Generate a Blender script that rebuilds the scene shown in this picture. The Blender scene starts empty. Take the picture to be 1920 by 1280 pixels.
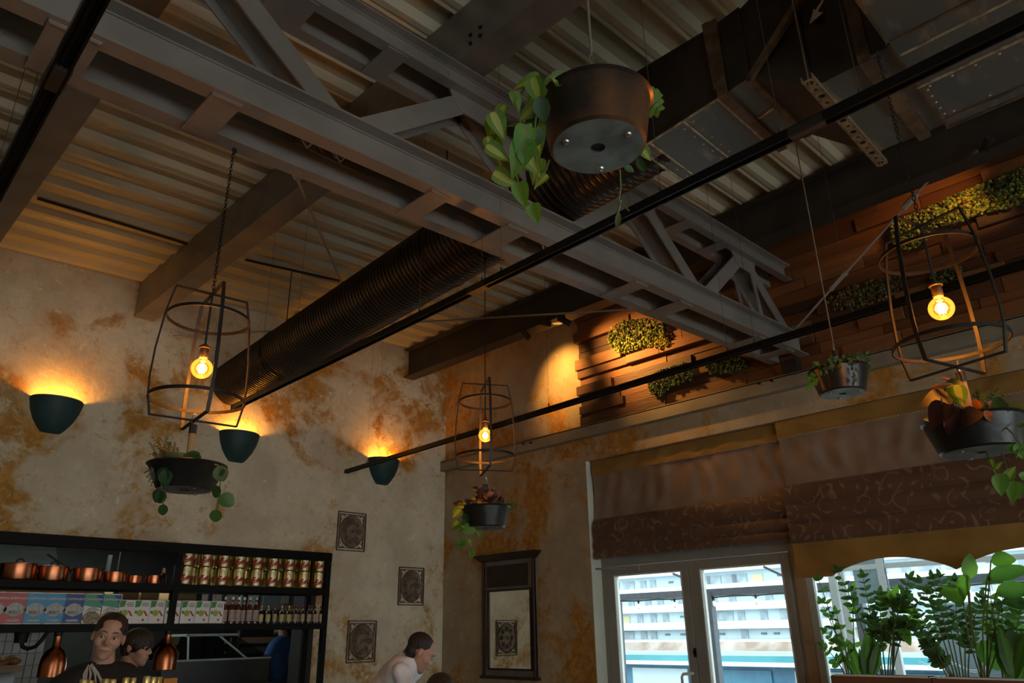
import bpy, bmesh, math, random
from mathutils import Vector, Matrix, Euler
random.seed(7)
D = bpy.data
S = bpy.context.scene
COL = S.collection
PI = math.pi

# ------------------------------------------------------------------ camera
F_PX, W_PX, H_PX = 1384.0, 1920.0, 1280.0
YAW, PITCH, ROLL, CAMZ = 0.79, 0.3742, -0.017, 1.5
_f = Vector((math.sin(YAW) * math.cos(PITCH), math.cos(YAW) * math.cos(PITCH), math.sin(PITCH)))
_r = Vector((math.cos(YAW), -math.sin(YAW), 0))
_u = _r.cross(_f)
CR = math.cos(ROLL) * _r + math.sin(ROLL) * _u
CU = -math.sin(ROLL) * _r + math.cos(ROLL) * _u
CF = _f
CAM = Vector((0, 0, CAMZ))
cam = D.cameras.new('camera')
cam.sensor_width = 36
cam.lens = F_PX * 36 / W_PX
cam.clip_end = 500
cob = D.objects.new('camera', cam)
COL.objects.link(cob)
cob.matrix_world = Matrix(((CR.x, CU.x, -CF.x, 0), (CR.y, CU.y, -CF.y, 0), (CR.z, CU.z, -CF.z, CAMZ), (0, 0, 0, 1)))
S.camera = cob

# ------------------------------------------------------------------ world, exposure
S.view_settings.view_transform = 'Standard'
S.view_settings.look = 'None'
S.view_settings.gamma = 1
S.view_settings.use_curve_mapping = False
S.view_settings.exposure = 0.3
SKY = 4.6
w = D.worlds.new('sky')
S.world = w
w.use_nodes = True
bg = w.node_tree.nodes['Background']
bg.inputs[0].default_value = (0.90, 0.99, 1.0, 1)
bg.inputs[1].default_value = SKY

# ------------------------------------------------------------------ pixel -> direction helpers (image taken as 1920x1280)
def ray(x, y):
    return CR * ((x - 960) / F_PX) - CU * ((y - 640) / F_PX) + CF
def pX(x, y, X):
    d = ray(x, y); return CAM + d * (X / d.x)
def pY(x, y, Y):
    d = ray(x, y); return CAM + d * (Y / d.y)
def pZ(x, y, Z):
    d = ray(x, y); return CAM + d * ((Z - CAMZ) / d.z)
def pD(x, y, depth):
    return CAM + ray(x, y) * depth
XR, YL = 6.2, 7.417
def zc(x):                      # underside of the roof sheets
    return 4.745 + 0.0455 * x

# ------------------------------------------------------------------ mesh builder
class MB:
    def __init__(s):
        s.v = []; s.f = []; s.m = []
    def add(s, vs, fs, mi=0):
        o = len(s.v)
        s.v += [Vector(v) for v in vs]
        for f in fs:
            s.f.append([i + o for i in f]); s.m.append(mi)
        return s
    def hexa(s, p, mi=0):       # 8 points: bottom 4 (ccw), top 4
        return s.add(p, [(0, 3, 2, 1), (4, 5, 6, 7), (0, 1, 5, 4), (1, 2, 6, 5), (2, 3, 7, 6), (3, 0, 4, 7)], mi)
    def box(s, a, b, mi=0):
        x0, y0, z0 = a; x1, y1, z1 = b
        return s.hexa([(x0, y0, z0), (x1, y0, z0), (x1, y1, z0), (x0, y1, z0), (x0, y0, z1), (x1, y0, z1), (x1, y1, z1), (x0, y1, z1)], mi)
    def cbox(s, c, sz, M=None, mi=0):
        h = Vector(sz) / 2
        P = [(-1, -1, -1), (1, -1, -1), (1, 1, -1), (-1, 1, -1), (-1, -1, 1), (1, -1, 1), (1, 1, 1), (-1, 1, 1)]
        pts = [Vector((p[0] * h.x, p[1] * h.y, p[2] * h.z)) for p in P]
        if M is not None: pts = [M @ p for p in pts]
        return s.hexa([Vector(c) + p for p in pts], mi)
    def bar(s, p0, p1, wd, ht, up=(0, 0, 1), mi=0):   # rectangular bar, wd across, ht along up
        p0, p1 = Vector(p0), Vector(p1)
        d = (p1 - p0).normalized(); u = Vector(up); u = u - d * u.dot(d)
        if u.length < 1e-5: u = Vector((1, 0, 0)) - d * d.x
        u.normalize(); r = d.cross(u)
        q = []
        for p in (p0, p1):
            for a, b in ((-1, -1), (1, -1), (1, 1), (-1, 1)):
                q.append(p + r * (a * wd / 2) + u * (b * ht / 2))
        return s.hexa(q, mi)
    def ring(s, p, d, u, r, n):
        return
    def tube(s, pts, r, n=8, cap=True, mi=0, closed=False):
        pts = [Vector(p) for p in pts]; k = len(pts)
        rs = r if isinstance(r, (list, tuple)) else [r] * k
        o = len(s.v); prev = None
        for i, p in enumerate(pts):
            if closed: d = pts[(i + 1) % k] - pts[i - 1]
            else: d = pts[min(i + 1, k - 1)] - pts[max(i - 1, 0)]
            d.normalize()
            if prev is None:
                u = Vector((0, 0, 1)) if abs(d.z) < .9 else Vector((1, 0, 0))
            else: u = prev
            u = (u - d * u.dot(d)).normalized(); prev = u
            v = d.cross(u)
            for j in range(n):
                a = 2 * PI * j / n
                s.v.append(p + (u * math.cos(a) + v * math.sin(a)) * rs[i])
        segs = k if closed else k - 1
        for i in range(segs):
            i2 = (i + 1) % k
            for j in range(n):
                j2 = (j + 1) % n
                s.f.append([o + i * n + j, o + i * n + j2, o + i2 * n + j2, o + i2 * n + j]); s.m.append(mi)
        if cap and not closed:
            s.f.append([o + j for j in range(n)][::-1]); s.m.append(mi)
            s.f.append([o + (k - 1) * n + j for j in range(n)]); s.m.append(mi)
        return s
    def lathe(s, prof, c=(0, 0, 0), n=24, M=None, a0=0, a1=2 * PI, mi=0, mis=None):
        c = Vector(c); full = abs(a1 - a0 - 2 * PI) < 1e-6
        cols = n if full else n + 1
        o = len(s.v); k = len(prof)
        for j in range(cols):
            a = a0 + (a1 - a0) * j / n
            for r, z in prof:
                p = Vector((r * math.cos(a), r * math.sin(a), z))
                if M is not None: p = M @ p
                s.v.append(c + p)
        for j in range(n):
            j2 = (j + 1) % cols
            for i in range(k - 1):
                fs = [o + j * k + i, o + j2 * k + i, o + j2 * k + i + 1, o + j * k + i + 1]
                if prof[i][0] < 1e-6: fs = [fs[0], fs[2], fs[3]]
                elif prof[i + 1][0] < 1e-6: fs = [fs[0], fs[1], fs[2]]
                s.f.append(fs); s.m.append(mis[i] if mis else mi)
        return s
    def poly(s, pts, ext, mi=0):          # planar polygon extruded by vector ext
        pts = [Vector(p) for p in pts]; n = len(pts); e = Vector(ext)
        fs = [list(range(n))[::-1], [n + i for i in range(n)]]
        for i in range(n): fs.append([i, (i + 1) % n, n + (i + 1) % n, n + i])
        return s.add(pts + [p + e for p in pts], fs, mi)
    def sphere(s, c, r, nu=12, nv=8, sc=(1, 1, 1), M=None, mi=0):
        prof = [(math.sin(PI * i / nv), -math.cos(PI * i / nv)) for i in range(nv + 1)]
        prof[0] = (0, -1); prof[-1] = (0, 1)
        m = Matrix.Diagonal((sc[0] * r, sc[1] * r, sc[2] * r))
        if M is not None: m = M.to_3x3() @ m
        return s.lathe(prof, c, nu, m, mi=mi)
    def ico(s, c, r, sub=0, jit=0, sc=(1, 1, 1), mi=0):
        t = ICO[sub]
        vs = [Vector(c) + Vector((v.x * sc[0], v.y * sc[1], v.z * sc[2])) * r * (1 + random.uniform(-jit, jit)) for v in t[0]]
        return s.add(vs, t[1], mi)
    def merge(s, o, M=None):
        return s.add([M @ v for v in o.v] if M is not None else o.v, o.f, 0)
def _ico(sub):
    b = bmesh.new(); bmesh.ops.create_icosphere(b, subdivisions=sub, radius=1)
    r = ([v.co.copy() for v in b.verts], [[v.index for v in f.verts] for f in b.faces]); b.free(); return r
ICO = [_ico(1), _ico(2), _ico(3)]

def mesh_of(mb, name, mats, smooth=None, off=None, bevel=0, uvfix=True):
    me = D.meshes.new(name)
    vs = mb.v if off is None else [v - off for v in mb.v]
    me.from_pydata([tuple(v) for v in vs], [], mb.f)
    for i, p in enumerate(me.polygons): p.material_index = mb.m[i]
    bm = bmesh.new(); bm.from_mesh(me)
    bmesh.ops.recalc_face_normals(bm, faces=bm.faces)
    if bevel:
        es = [e for e in bm.edges if len(e.link_faces) == 2 and e.calc_face_angle(0) > .6]
        bmesh.ops.bevel(bm, geom=es, offset=bevel, segments=1, affect='EDGES', profile=.5)
    if smooth is not None:
        for f in bm.faces: f.smooth = True
        for e in bm.edges:
            if len(e.link_faces) == 2 and e.calc_face_angle(0) > smooth: e.smooth = False
    bm.to_mesh(me); bm.free()
    for m in (mats if isinstance(mats, (list, tuple)) else [mats]): me.materials.append(m)
    return me
def tag(o, label=None, cat=None, group=None, kind=None):
    if label: o['label'] = label
    if cat: o['category'] = cat
    if group: o['group'] = group
    if kind: o['kind'] = kind
    return o
def empty(name, loc=(0, 0, 0), label=None, cat=None, group=None, kind=None, rz=0):
    o = D.objects.new(name, None); o.empty_display_size = .1
    o.location = loc; o.rotation_euler = (0, 0, rz); COL.objects.link(o)
    return tag(o, label, cat, group, kind)
def origin_of(p):
    o = Vector((0, 0, 0))
    while p is not None:
        o += Vector(p.location); p = p.parent
    return o
def obj(name, mb, mats, parent=None, smooth=None, bevel=0, local=False, label=None, cat=None, group=None, kind=None):
    """one mesh object; vertices are given in world space unless local=True (then in the parent's space)"""
    off = None
    loc = Vector((0, 0, 0))
    if not local:
        if parent is not None: off = origin_of(parent)
        else:
            xs = [v.x for v in mb.v]; ys = [v.y for v in mb.v]; zs = [v.z for v in mb.v]
            off = Vector(((min(xs) + max(xs)) / 2, (min(ys) + max(ys)) / 2, min(zs))); loc = off
    me = mesh_of(mb, name, mats, smooth, off, bevel)
    o = D.objects.new(name, me); o.location = loc
    if parent is not None: o.parent = parent
    COL.objects.link(o)
    return tag(o, label, cat, group, kind)
def inst(name, me, parent, loc=(0, 0, 0), rot=None, sc=1, M=None):
    o = D.objects.new(name, me); o.parent = parent; COL.objects.link(o)
    if M is not None: o.matrix_local = M
    else:
        o.location = loc
        if rot is not None: o.rotation_euler = rot
        o.scale = (sc, sc, sc) if not isinstance(sc, (tuple, list)) else sc
    return o
def dup(root, loc=None, rz=None, label=None):
    def rec(o, par):
        c = o.copy(); COL.objects.link(c); c.parent = par
        for ch in kids.get(o, []): rec(ch, c)
        return c
    kids = {}
    for o in D.objects:
        if o.parent is not None: kids.setdefault(o.parent, []).append(o)
    c = rec(root, None)
    if loc is not None: c.location = loc
    if rz is not None: c.rotation_euler.z = rz
    if label: c['label'] = label
    return c

# ------------------------------------------------------------------ materials
def nodes(name):
    m = D.materials.new(name); m.use_nodes = True
    nt = m.node_tree; b = nt.nodes['Principled BSDF']
    return m, nt, b
def nn(nt, t, **kw):
    n = nt.nodes.new(t)
    for k, v in kw.items():
        if k in n.inputs.keys() if False else False: pass
        setattr(n, k, v)
    return n
def setin(n, **kw):
    for k, v in kw.items():
        n.inputs[k.replace('_', ' ')].default_value = v
def c4(c): return (c[0], c[1], c[2], 1)
def mat(name, col, rough=.5, metal=0, col2=None, scale=6, detail=4, lo=.4, hi=.6, bump=0, bscale=40, spec=.5, stretch=None, coat=0, trans=0, emit=None, estr=0, alpha=1):
    m, nt, b = nodes(name)
    L = nt.links.new
    b.inputs['Base Color'].default_value = c4(col)
    b.inputs['Roughness'].default_value = rough
    b.inputs['Metallic'].default_value = metal
    b.inputs['Specular IOR Level'].default_value = spec
    if coat: b.inputs['Coat Weight'].default_value = coat
    if trans: b.inputs['Transmission Weight'].default_value = trans
    if emit:
        b.inputs['Emission Color'].default_value = c4(emit); b.inputs['Emission Strength'].default_value = estr
    tc = nt.nodes.new('ShaderNodeTexCoord'); vec = tc.outputs['Object']
    if stretch:
        mp = nt.nodes.new('ShaderNodeMapping'); mp.inputs['Scale'].default_value = stretch; L(vec, mp.inputs['Vector']); vec = mp.outputs['Vector']
    if col2:
        n = nt.nodes.new('ShaderNodeTexNoise'); n.inputs['Scale'].default_value = scale; n.inputs['Detail'].default_value = detail
        L(vec, n.inputs['Vector'])
        r = nt.nodes.new('ShaderNodeValToRGB'); r.color_ramp.elements[0].position = lo; r.color_ramp.elements[1].position = hi
        r.color_ramp.elements[0].color = c4(col); r.color_ramp.elements[1].color = c4(col2)
        L(n.outputs['Fac'], r.inputs['Fac']); L(r.outputs['Color'], b.inputs['Base Color'])
    if bump:
        n2 = nt.nodes.new('ShaderNodeTexNoise'); n2.inputs['Scale'].default_value = bscale; n2.inputs['Detail'].default_value = 3
        L(vec, n2.inputs['Vector'])
        bp = nt.nodes.new('ShaderNodeBump'); bp.inputs['Strength'].default_value = bump; bp.inputs['Distance'].default_value = .02
        L(n2.outputs['Fac'], bp.inputs['Height']); L(bp.outputs['Normal'], b.inputs['Normal'])
    return m
def glass_mat(name, tint=(1, 1, 1), gloss=.08, rough=.02):
    m = D.materials.new(name); m.use_nodes = True; nt = m.node_tree; nt.nodes.clear()
    out = nt.nodes.new('ShaderNodeOutputMaterial'); mx = nt.nodes.new('ShaderNodeMixShader')
    tr = nt.nodes.new('ShaderNodeBsdfTransparent'); tr.inputs['Color'].default_value = c4(tint)
    gl = nt.nodes.new('ShaderNodeBsdfGlossy'); gl.inputs['Roughness'].default_value = rough
    fr = nt.nodes.new('ShaderNodeFresnel'); fr.inputs['IOR'].default_value = 1.45
    mu = nt.nodes.new('ShaderNodeMath'); mu.operation = 'MULTIPLY'; mu.inputs[1].default_value = gloss / .04 if gloss < .2 else 4
    nt.links.new(fr.outputs[0], mu.inputs[0]); nt.links.new(mu.outputs[0], mx.inputs[0])
    nt.links.new(tr.outputs[0], mx.inputs[1]); nt.links.new(gl.outputs[0], mx.inputs[2]); nt.links.new(mx.outputs[0], out.inputs[0])
    return m
def emit_mat(name, col, s):
    m = D.materials.new(name); m.use_nodes = True; nt = m.node_tree; nt.nodes.clear()
    out = nt.nodes.new('ShaderNodeOutputMaterial'); e = nt.nodes.new('ShaderNodeEmission')
    e.inputs[0].default_value = c4(col); e.inputs[1].default_value = s
    nt.links.new(e.outputs[0], out.inputs[0]); return m
def plaster(name, base, base2, ochre, rust, amount=.53, off=(0, 0, 0)):
    m, nt, b = nodes(name); L = nt.links.new
    b.inputs['Roughness'].default_value = .75; b.inputs['Specular IOR Level'].default_value = .25
    geo = nt.nodes.new('ShaderNodeNewGeometry')
    mp = nt.nodes.new('ShaderNodeMapping'); mp.inputs['Location'].default_value = off; L(geo.outputs['Position'], mp.inputs['Vector'])
    V = mp.outputs['Vector']
    def noise(sc, det, rough=.6, dist=0):
        n = nt.nodes.new('ShaderNodeTexNoise'); n.inputs['Scale'].default_value = sc; n.inputs['Detail'].default_value = det
        n.inputs['Roughness'].default_value = rough; n.inputs['Distortion'].default_value = dist; L(V, n.inputs['Vector']); return n.outputs['Fac']
    def ramp(f, lo, hi):
        r = nt.nodes.new('ShaderNodeMapRange'); r.inputs['From Min'].default_value = lo; r.inputs['From Max'].default_value = hi
        r.interpolation_type = 'SMOOTHSTEP'; L(f, r.inputs['Value']); return r.outputs['Result']
    def mix(f, a, c):
        x = nt.nodes.new('ShaderNodeMix'); x.data_type = 'RGBA'
        if f is not None: L(f, x.inputs[0])
        for i, q in ((6, a), (7, c)):
            if isinstance(q, tuple): x.inputs[i].default_value = c4(q)
            else: L(q, x.inputs[i])
        return x.outputs[2]
    def math2(op, a, c):
        x = nt.nodes.new('ShaderNodeMath'); x.operation = op
        for i, q in ((0, a), (1, c)):
            if isinstance(q, (int, float)): x.inputs[i].default_value = q
            else: L(q, x.inputs[i])
        return x.outputs[0]
    fine = noise(14, 6, .7)
    big = noise(.85, 5, .62, .35)
    mid = noise(2.6, 7, .72, .4)
    col = mix(ramp(noise(1.6, 6, .65), .35, .65), base, base2)
    col = mix(math2('MULTIPLY', ramp(noise(5, 8, .75), .5, .72), .45), col, (base2[0] * .7, base2[1] * .68, base2[2] * .66))
    patch = math2('MULTIPLY', ramp(big, amount, amount + .09), ramp(mid, .40, .54))
    col = mix(patch, col, mix(ramp(fine, .4, .6), ochre, rust))
    edge = math2('MULTIPLY', ramp(big, amount - .10, amount + .02), ramp(noise(7, 8, .8), .54, .62))
    col = mix(math2('MULTIPLY', edge, .75), col, ochre)
    sp = math2('MULTIPLY', ramp(noise(9, 6, .7, .6), .60, .68), .6)
    col = mix(sp, col, (base[0] * 1.25, base[1] * 1.25, base[2] * 1.22))
    L(col, b.inputs['Base Color'])
    bp = nt.nodes.new('ShaderNodeBump'); bp.inputs['Strength'].default_value = .5; bp.inputs['Distance'].default_value = .015
    L(math2('ADD', fine, math2('MULTIPLY', mid, 1.5)), bp.inputs['Height']); L(bp.outputs['Normal'], b.inputs['Normal'])
    return m

BL = mat('black_steel', (.012, .012, .013), .35, .6)
BLM = mat('black_matte', (.014, .013, .012), .6)
STEEL = mat('truss_paint', (.205, .186, .166), .30, 0, col2=(.168, .150, .132), scale=3, bump=.12, bscale=160, spec=.6)
PURL = mat('purlin_paint', (.165, .146, .126), .4, 0, col2=(.13, .112, .094), scale=4, bump=.1, bscale=90)
ZINC = mat('zinc', (.45, .44, .40), .35, .9, col2=(.3, .29, .26), scale=9)
WHITE = mat('white_plastic', (.75, .76, .72), .4)
# ================================================================== the shell
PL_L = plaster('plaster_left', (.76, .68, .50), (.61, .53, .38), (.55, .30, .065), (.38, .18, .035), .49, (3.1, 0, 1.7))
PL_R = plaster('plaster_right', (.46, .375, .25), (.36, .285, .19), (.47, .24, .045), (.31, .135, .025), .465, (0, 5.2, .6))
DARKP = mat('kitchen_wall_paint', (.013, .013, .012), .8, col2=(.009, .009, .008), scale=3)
FLOORM = mat('floor_boards', (.13, .08, .045), .45, col2=(.09, .055, .03), scale=2, stretch=(1, 8, 1))
X0, Y0 = -5.0, -5.6          # far sides of the room, behind the camera
OPX0, OPX1, OPZ0, OPZ1 = .4, 4.42, 1.0, 2.27     # serving hatch to the kitchen
wl = MB()
wl.box((X0, YL, 0), (OPX0, YL + .25, 5.2)); wl.box((OPX1, YL, 0), (XR + .25, YL + .25, 5.2))
wl.box((OPX0, YL, OPZ1), (OPX1, YL + .25, 5.2)); wl.box((OPX0, YL, 0), (OPX1, YL + .25, OPZ0))
WALLL = obj('wall_left', wl, PL_L, kind='structure')
hl = MB(); hl.box((OPX1 - .10, YL - .012, 0), (OPX1 + .004, YL + .26, OPZ1)); obj('hatch_lining', hl, BLM, WALLL)
DY0, DY1 = 2.80, 5.05        # door bay
HEAD = 3.21
wr = MB()
wr.box((XR, DY1, 0), (XR + .2, YL, 5.2))
wr.box((XR, Y0, HEAD), (XR + .2, DY1, 5.2))
wr.box((XR, -2.2, 0), (XR + .2, DY0, .72))
wr.box((XR, -2.6, 0), (XR + .2, -2.2, HEAD)); wr.box((XR, Y0, 0), (XR + .2, -5.4, HEAD))
wr.box((XR, -5.4, 0), (XR + .2, -2.6, .72))
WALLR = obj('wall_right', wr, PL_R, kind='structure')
wb = MB()
wb.box((X0, Y0 - .2, 0), (XR + .2, Y0, .35)); wb.box((X0, Y0 - .2, 2.0), (XR + .2, Y0, 5.2))
for x in (X0, -1.4, 2.2, XR - .1): wb.box((x, Y0 - .2, .35), (x + .3, Y0, 2.0))
obj('wall_back', wb, PL_R, kind='structure')
ws = MB(); ws.box((X0 - .2, Y0 - .2, 0), (X0, YL + .25, 5.2)); obj('wall_side', ws, PL_L, kind='structure')
obj('floor', MB().box((X0, Y0, -.1), (XR + .2, YL, 0)), FLOORM, kind='structure')

# roof sheets: trapezoidal profile, ribs run up the slope (along x)
SHEET = mat('roof_sheet_paint', (.52, .485, .355), .42, 0, col2=(.45, .385, .25), scale=1.3, detail=5, lo=.38, hi=.68, spec=.5, stretch=(.35, 2.2, 1), bump=.05, bscale=30)
ceil_e = empty('ceiling', (0, 0, 4.7), kind='structure')
P_RIB = .268
def rib_profile(y0, n):
    pts = []
    for i in range(n):
        y = y0 + i * P_RIB
        pts += [(y, 0), (y + .018, .004), (y + .04, 0), (y + .112, 0), (y + .150, -.045), (y + .190, -.045), (y + .209, -.039), (y + .230, -.045)]
    pts.append((y0 + n * P_RIB, 0))
    return pts
y = YL - .02; k = 0
while y > Y0 + .3:
    prof = rib_profile(y - 4 * P_RIB, 4)
    mb = MB(); n = len(prof); dz = .0025 * (k % 2)
    for x in (X0, XR + .2):
        mb.v += [Vector((x, p[0], zc(x) + .045 + p[1] + dz)) for p in prof]
    for i in range(n - 1): mb.f.append([i, i + 1, n + i + 1, n + i]); mb.m.append(0)
    obj('roof_sheet', mb, SHEET, ceil_e)
    y -= 4 * P_RIB; k += 1
obj('insulation', MB().box((X0, Y0, 5.16), (XR + .2, YL + .2, 5.2)), DARKP, ceil_e)
# dark seam conduits clipped to the sheets
for a, b in (((70, 372), (396, 471)), ((460, 487), (640, 527))):
    def onc(q):
        d = ray(*q); t = (4.735 - CAMZ) / (d.z - .0455 * d.x); return CAM + d * t
    obj('seam_strip', MB().bar(onc(a), onc(b), .014, .02), BLM, ceil_e)

# ledge beam on the right wall
LEDGE = mat('ledge_paint', (.26, .225, .165), .45, 0, col2=(.21, .18, .13), scale=3)
lb = MB(); lb.box((6.115, -5.4, 3.455), (XR, YL, 3.475)); lb.box((6.115, -5.4, 3.475), (6.13, YL, 3.575)); lb.box((6.115, -5.4, 3.565), (XR, YL, 3.582))
obj('trim_1', lb, LEDGE, kind='structure')
for px in ((982, 832), (996, 830), (1424, 719), (1448, 714)):
    p = pX(px[0], px[1], 6.115)
    t = obj('bolt', MB().tube([p + Vector((-.02, 0, 0)), p + Vector((.01, 0, 0))], .012, 6), BL, D.objects['trim_1'])

# ================================================================== steel roof frame
SL = .042
def zl(x): return 3.69 - SL * (6.1 - x)      # underside of lower chord
def zu(x): return 4.43 - SL * (6.1 - x)      # underside of upper chord
truss = empty('roof_truss', (3, 2.58, 3.4), 'grey painted steel truss of paired channels with batten plates under the roof', 'truss')
XA, XB = -4.8, 6.1
CH = .185
def channel(mb, y_web, sgn, z, h, fl, x0=XA, x1=XB, t=.009):
    # web at y_web, flanges pointing sgn in y
    def slab(ya, yb, za, zb):
        ya, yb = min(ya, yb), max(ya, yb)
        mb.hexa([(x0, ya, z(x0) + za), (x1, ya, z(x1) + za), (x1, yb, z(x1) + za), (x0, yb, z(x0) + za),
                 (x0, ya, z(x0) + zb), (x1, ya, z(x1) + zb), (x1, yb, z(x1) + zb), (x0, yb, z(x0) + zb)])
    slab(y_web, y_web + sgn * t, 0, h)
    slab(y_web + sgn * t, y_web + sgn * fl, 0, .012)
    slab(y_web + sgn * t, y_web + sgn * fl, h - .012, h)
    # rolled fillet between web and flange
    slab(y_web + sgn * t, y_web + sgn * (t + .008), .012, .02)
    slab(y_web + sgn * t, y_web + sgn * (t + .008), h - .02, h - .012)
for (yw, sg, nm) in ((2.487, -1, 'lower_chord'), (2.683, 1, 'lower_chord')):
    mb = MB(); channel(mb, yw, sg, zl, CH, .078); obj(nm, mb, STEEL, truss)
for (yw, sg, nm) in ((2.512, -1, 'upper_chord'), (2.655, 1, 'upper_chord')):
    mb = MB(); channel(mb, yw, sg, zu, .155, .064); obj(nm, mb, STEEL, truss)
def plate(mb, xa, xb, ya, yb, z, za, zb):
    mb.hexa([(xa, ya, z(xa) + za), (xb, ya, z(xb) + za), (xb, yb, z(xb) + za), (xa, yb, z(xa) + za), (xa, ya, z(xa) + zb), (xb, ya, z(xb) + zb), (xb, yb, z(xb) + zb), (xa, yb, z(xa) + zb)])
for xa, xb in ((-3.3, -3.16), (-2.2, -2.05), (-.95, -.8), (.27, .437), (.83, .954), (1.92, 2.044), (2.445, 2.596), (3.60, 3.727), (4.115, 4.27), (5.25, 5.39), (5.72, 5.86)):
    mb = MB(); plate(mb, xa, xb, 2.435, 2.735, zl, -.009, 0); plate(mb, xa + .004, xb - .004, 2.437, 2.443, zl, -.014, -.006)
    obj('batten_plate', mb, STEEL, truss)
for xa, xb in ((-.6, -.45), (.1, .24), (1.05, 1.25), (1.64, 1.765), (2.9, 3.04), (3.3, 3.42), (4.35, 4.49), (4.885, 5.015)):
    mb = MB(); plate(mb, xa, xb, 2.46, 2.71, zu, -.008, 0); obj('batten_plate', mb, STEEL, truss)
# diagonals (H sections) and gusset plates, warren pattern
LN = [-1.55, 1.48, 3.02, 4.56, 6.02]
UN = [-.75, .72, 2.27, 3.82, 5.30]
def diag(xu, xl):
    a = Vector((xl, 2.585, zl(xl) + CH - .03)); b = Vector((xu, 2.585, zu(xu) + .02))
    d = (b - a).normalized()
    up = Vector((0, 1, 0)).cross(d)
    mb = MB()
    for yy in (2.508, 2.662):
        mb.bar(a + Vector((0, yy - 2.585, 0)), b + Vector((0, yy - 2.585, 0)), .011, .112, up)
    mb.bar(a, b, .15, .009, up)
    obj('diagonal', mb, STEEL, truss)
for xu, xl in ((UN[1], LN[1]), (UN[2], LN[1]), (UN[2], LN[2]), (UN[3], LN[2]), (UN[3], LN[3]), (UN[4], LN[3]), (UN[4], LN[4]), (UN[0], LN[0]), (UN[1], .0 - .05)):
    diag(xu, xl)
mb = MB(); mb.bar((5.52, 2.51, zl(5.5) + .16), (5.40, 2.51, zu(5.4) + .02), .011, .05, (1, 0, 0)); mb.bar((5.52, 2.66, zl(5.5) + .16), (5.40, 2.66, zu(5.4) + .02), .011, .05, (1, 0, 0)); obj('post', mb, STEEL, truss)
for xu in UN[1:]:
    for yy in (2.500, 2.667):
        z = zu(xu)
        obj('gusset_plate', MB().poly([(xu - .21, yy, z + .10), (xu - .19, yy, z - .02), (xu - .12, yy, z - .12), (xu + .13, yy, z - .12), (xu + .19, yy, z - .04), (xu + .21, yy, z + .10)], (0, .01, 0)), STEEL, truss)
for xl in LN[1:]:
    for yy in (2.492, 2.672):
        z = zl(xl) + CH
        obj('gusset_plate', MB().poly([(xl - .17, yy, z - .08), (xl - .16, yy, z + .035), (xl + .14, yy, z + .035), (xl + .16 if xl < 6 else 6.08, yy, z - .08)], (0, .01, 0)), STEEL, truss)
# weld scabs / clips seen in the open bays
for q in ((1.25, 2.6), (1.42, 2.6), (2.8, 2.6)):
    mb = MB(); z = zl(q[0])
    mb.tube([(q[0], 2.49, z + .1), (q[0] + .02, 2.53, z + .03), (q[0] + .06, 2.56, z + .03), (q[0] + .09, 2.53, z + .08)], .006, 5)
    obj('wire_clip', mb, ZINC, truss)
# end bearing on the ledge
mb = MB(); mb.box((6.06, 2.52, 3.583), (6.18, 2.66, 3.69)); obj('bearing', mb, BLM, truss)

def ibeam(name, x, zb, h, fw, y0, y1, label, m=PURL, t=.012):
    e = empty(name, (x, (y0 + y1) / 2, zb), label, 'beam', 'roof purlins')
    b1 = MB().box((x - fw / 2, y0, zb), (x + fw / 2, y1, zb + t)); obj('flange', b1, m, e)
    b2 = MB().box((x - fw / 2, y0, zb + h - t), (x + fw / 2, y1, zb + h)); obj('flange', b2, m, e)
    b3 = MB().box((x - .005, y0, zb + t), (x + .005, y1, zb + h - t)); obj('web', b3, m, e)
    return e
def boxpurlin(name, xa, xb, zb, zt, y0, y1, label):
    e = empty(name, ((xa + xb) / 2, (y0 + y1) / 2, zb), label, 'beam', 'roof purlins')
    mb = MB(); mb.box((xa, y0, zb), (xb, y1, zb + .01)); mb.box((xa, y0, zb + .01), (xa + .008, y1, zt)); obj('channel', mb, PURL, e)
    mb = MB(); mb.box((xa + .008, y0, zt - .01), (xb, y1, zt)); obj('flange', mb, PURL, e)
    mb = MB(); mb.box((xb - .012, y0, zb + .01), (xb, y1, zb + .03)); obj('lip', mb, PURL, e)
    for yb in (2.35, 2.82):
        for zz in (.05, .11):
            for dy in (-.04, .04):
                obj('bolt', MB().tube([(xa - .012, yb + dy, zb + zz), (xa + .003, yb + dy, zb + zz)], .011, 6), BL, e)
    return e
boxpurlin('roof_purlin', .63, .80, 4.425, zc(.72) - .002, Y0 + .2, YL - .01, 'grey steel purlin along the roof nearest the bar lamp chain')
boxpurlin('roof_purlin', 2.13, 2.32, 4.475, zc(2.2) - .002, Y0 + .2, YL - .01, 'grey steel purlin along the roof above the long spiral duct')
boxpurlin('roof_purlin', 3.76, 3.92, 4.54, zc(3.84) - .002, Y0 + .2, YL - .01, 'grey steel purlin half hidden behind the spiral duct')
boxpurlin('roof_purlin', -.95, -.78, 4.36, zc(-.86) - .002, Y0 + .2, YL - .01, 'grey steel purlin over the bar side of the room')
ibeam('eaves_beam', 5.54, 4.59, .39, .17, Y0 + .2, YL - .01, 'dark steel eaves beam carrying the black spotlights, ending at the plaster wall', mat('eaves_paint', (.042, .035, .029), .5, col2=(.03, .025, .02), scale=4))

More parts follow.
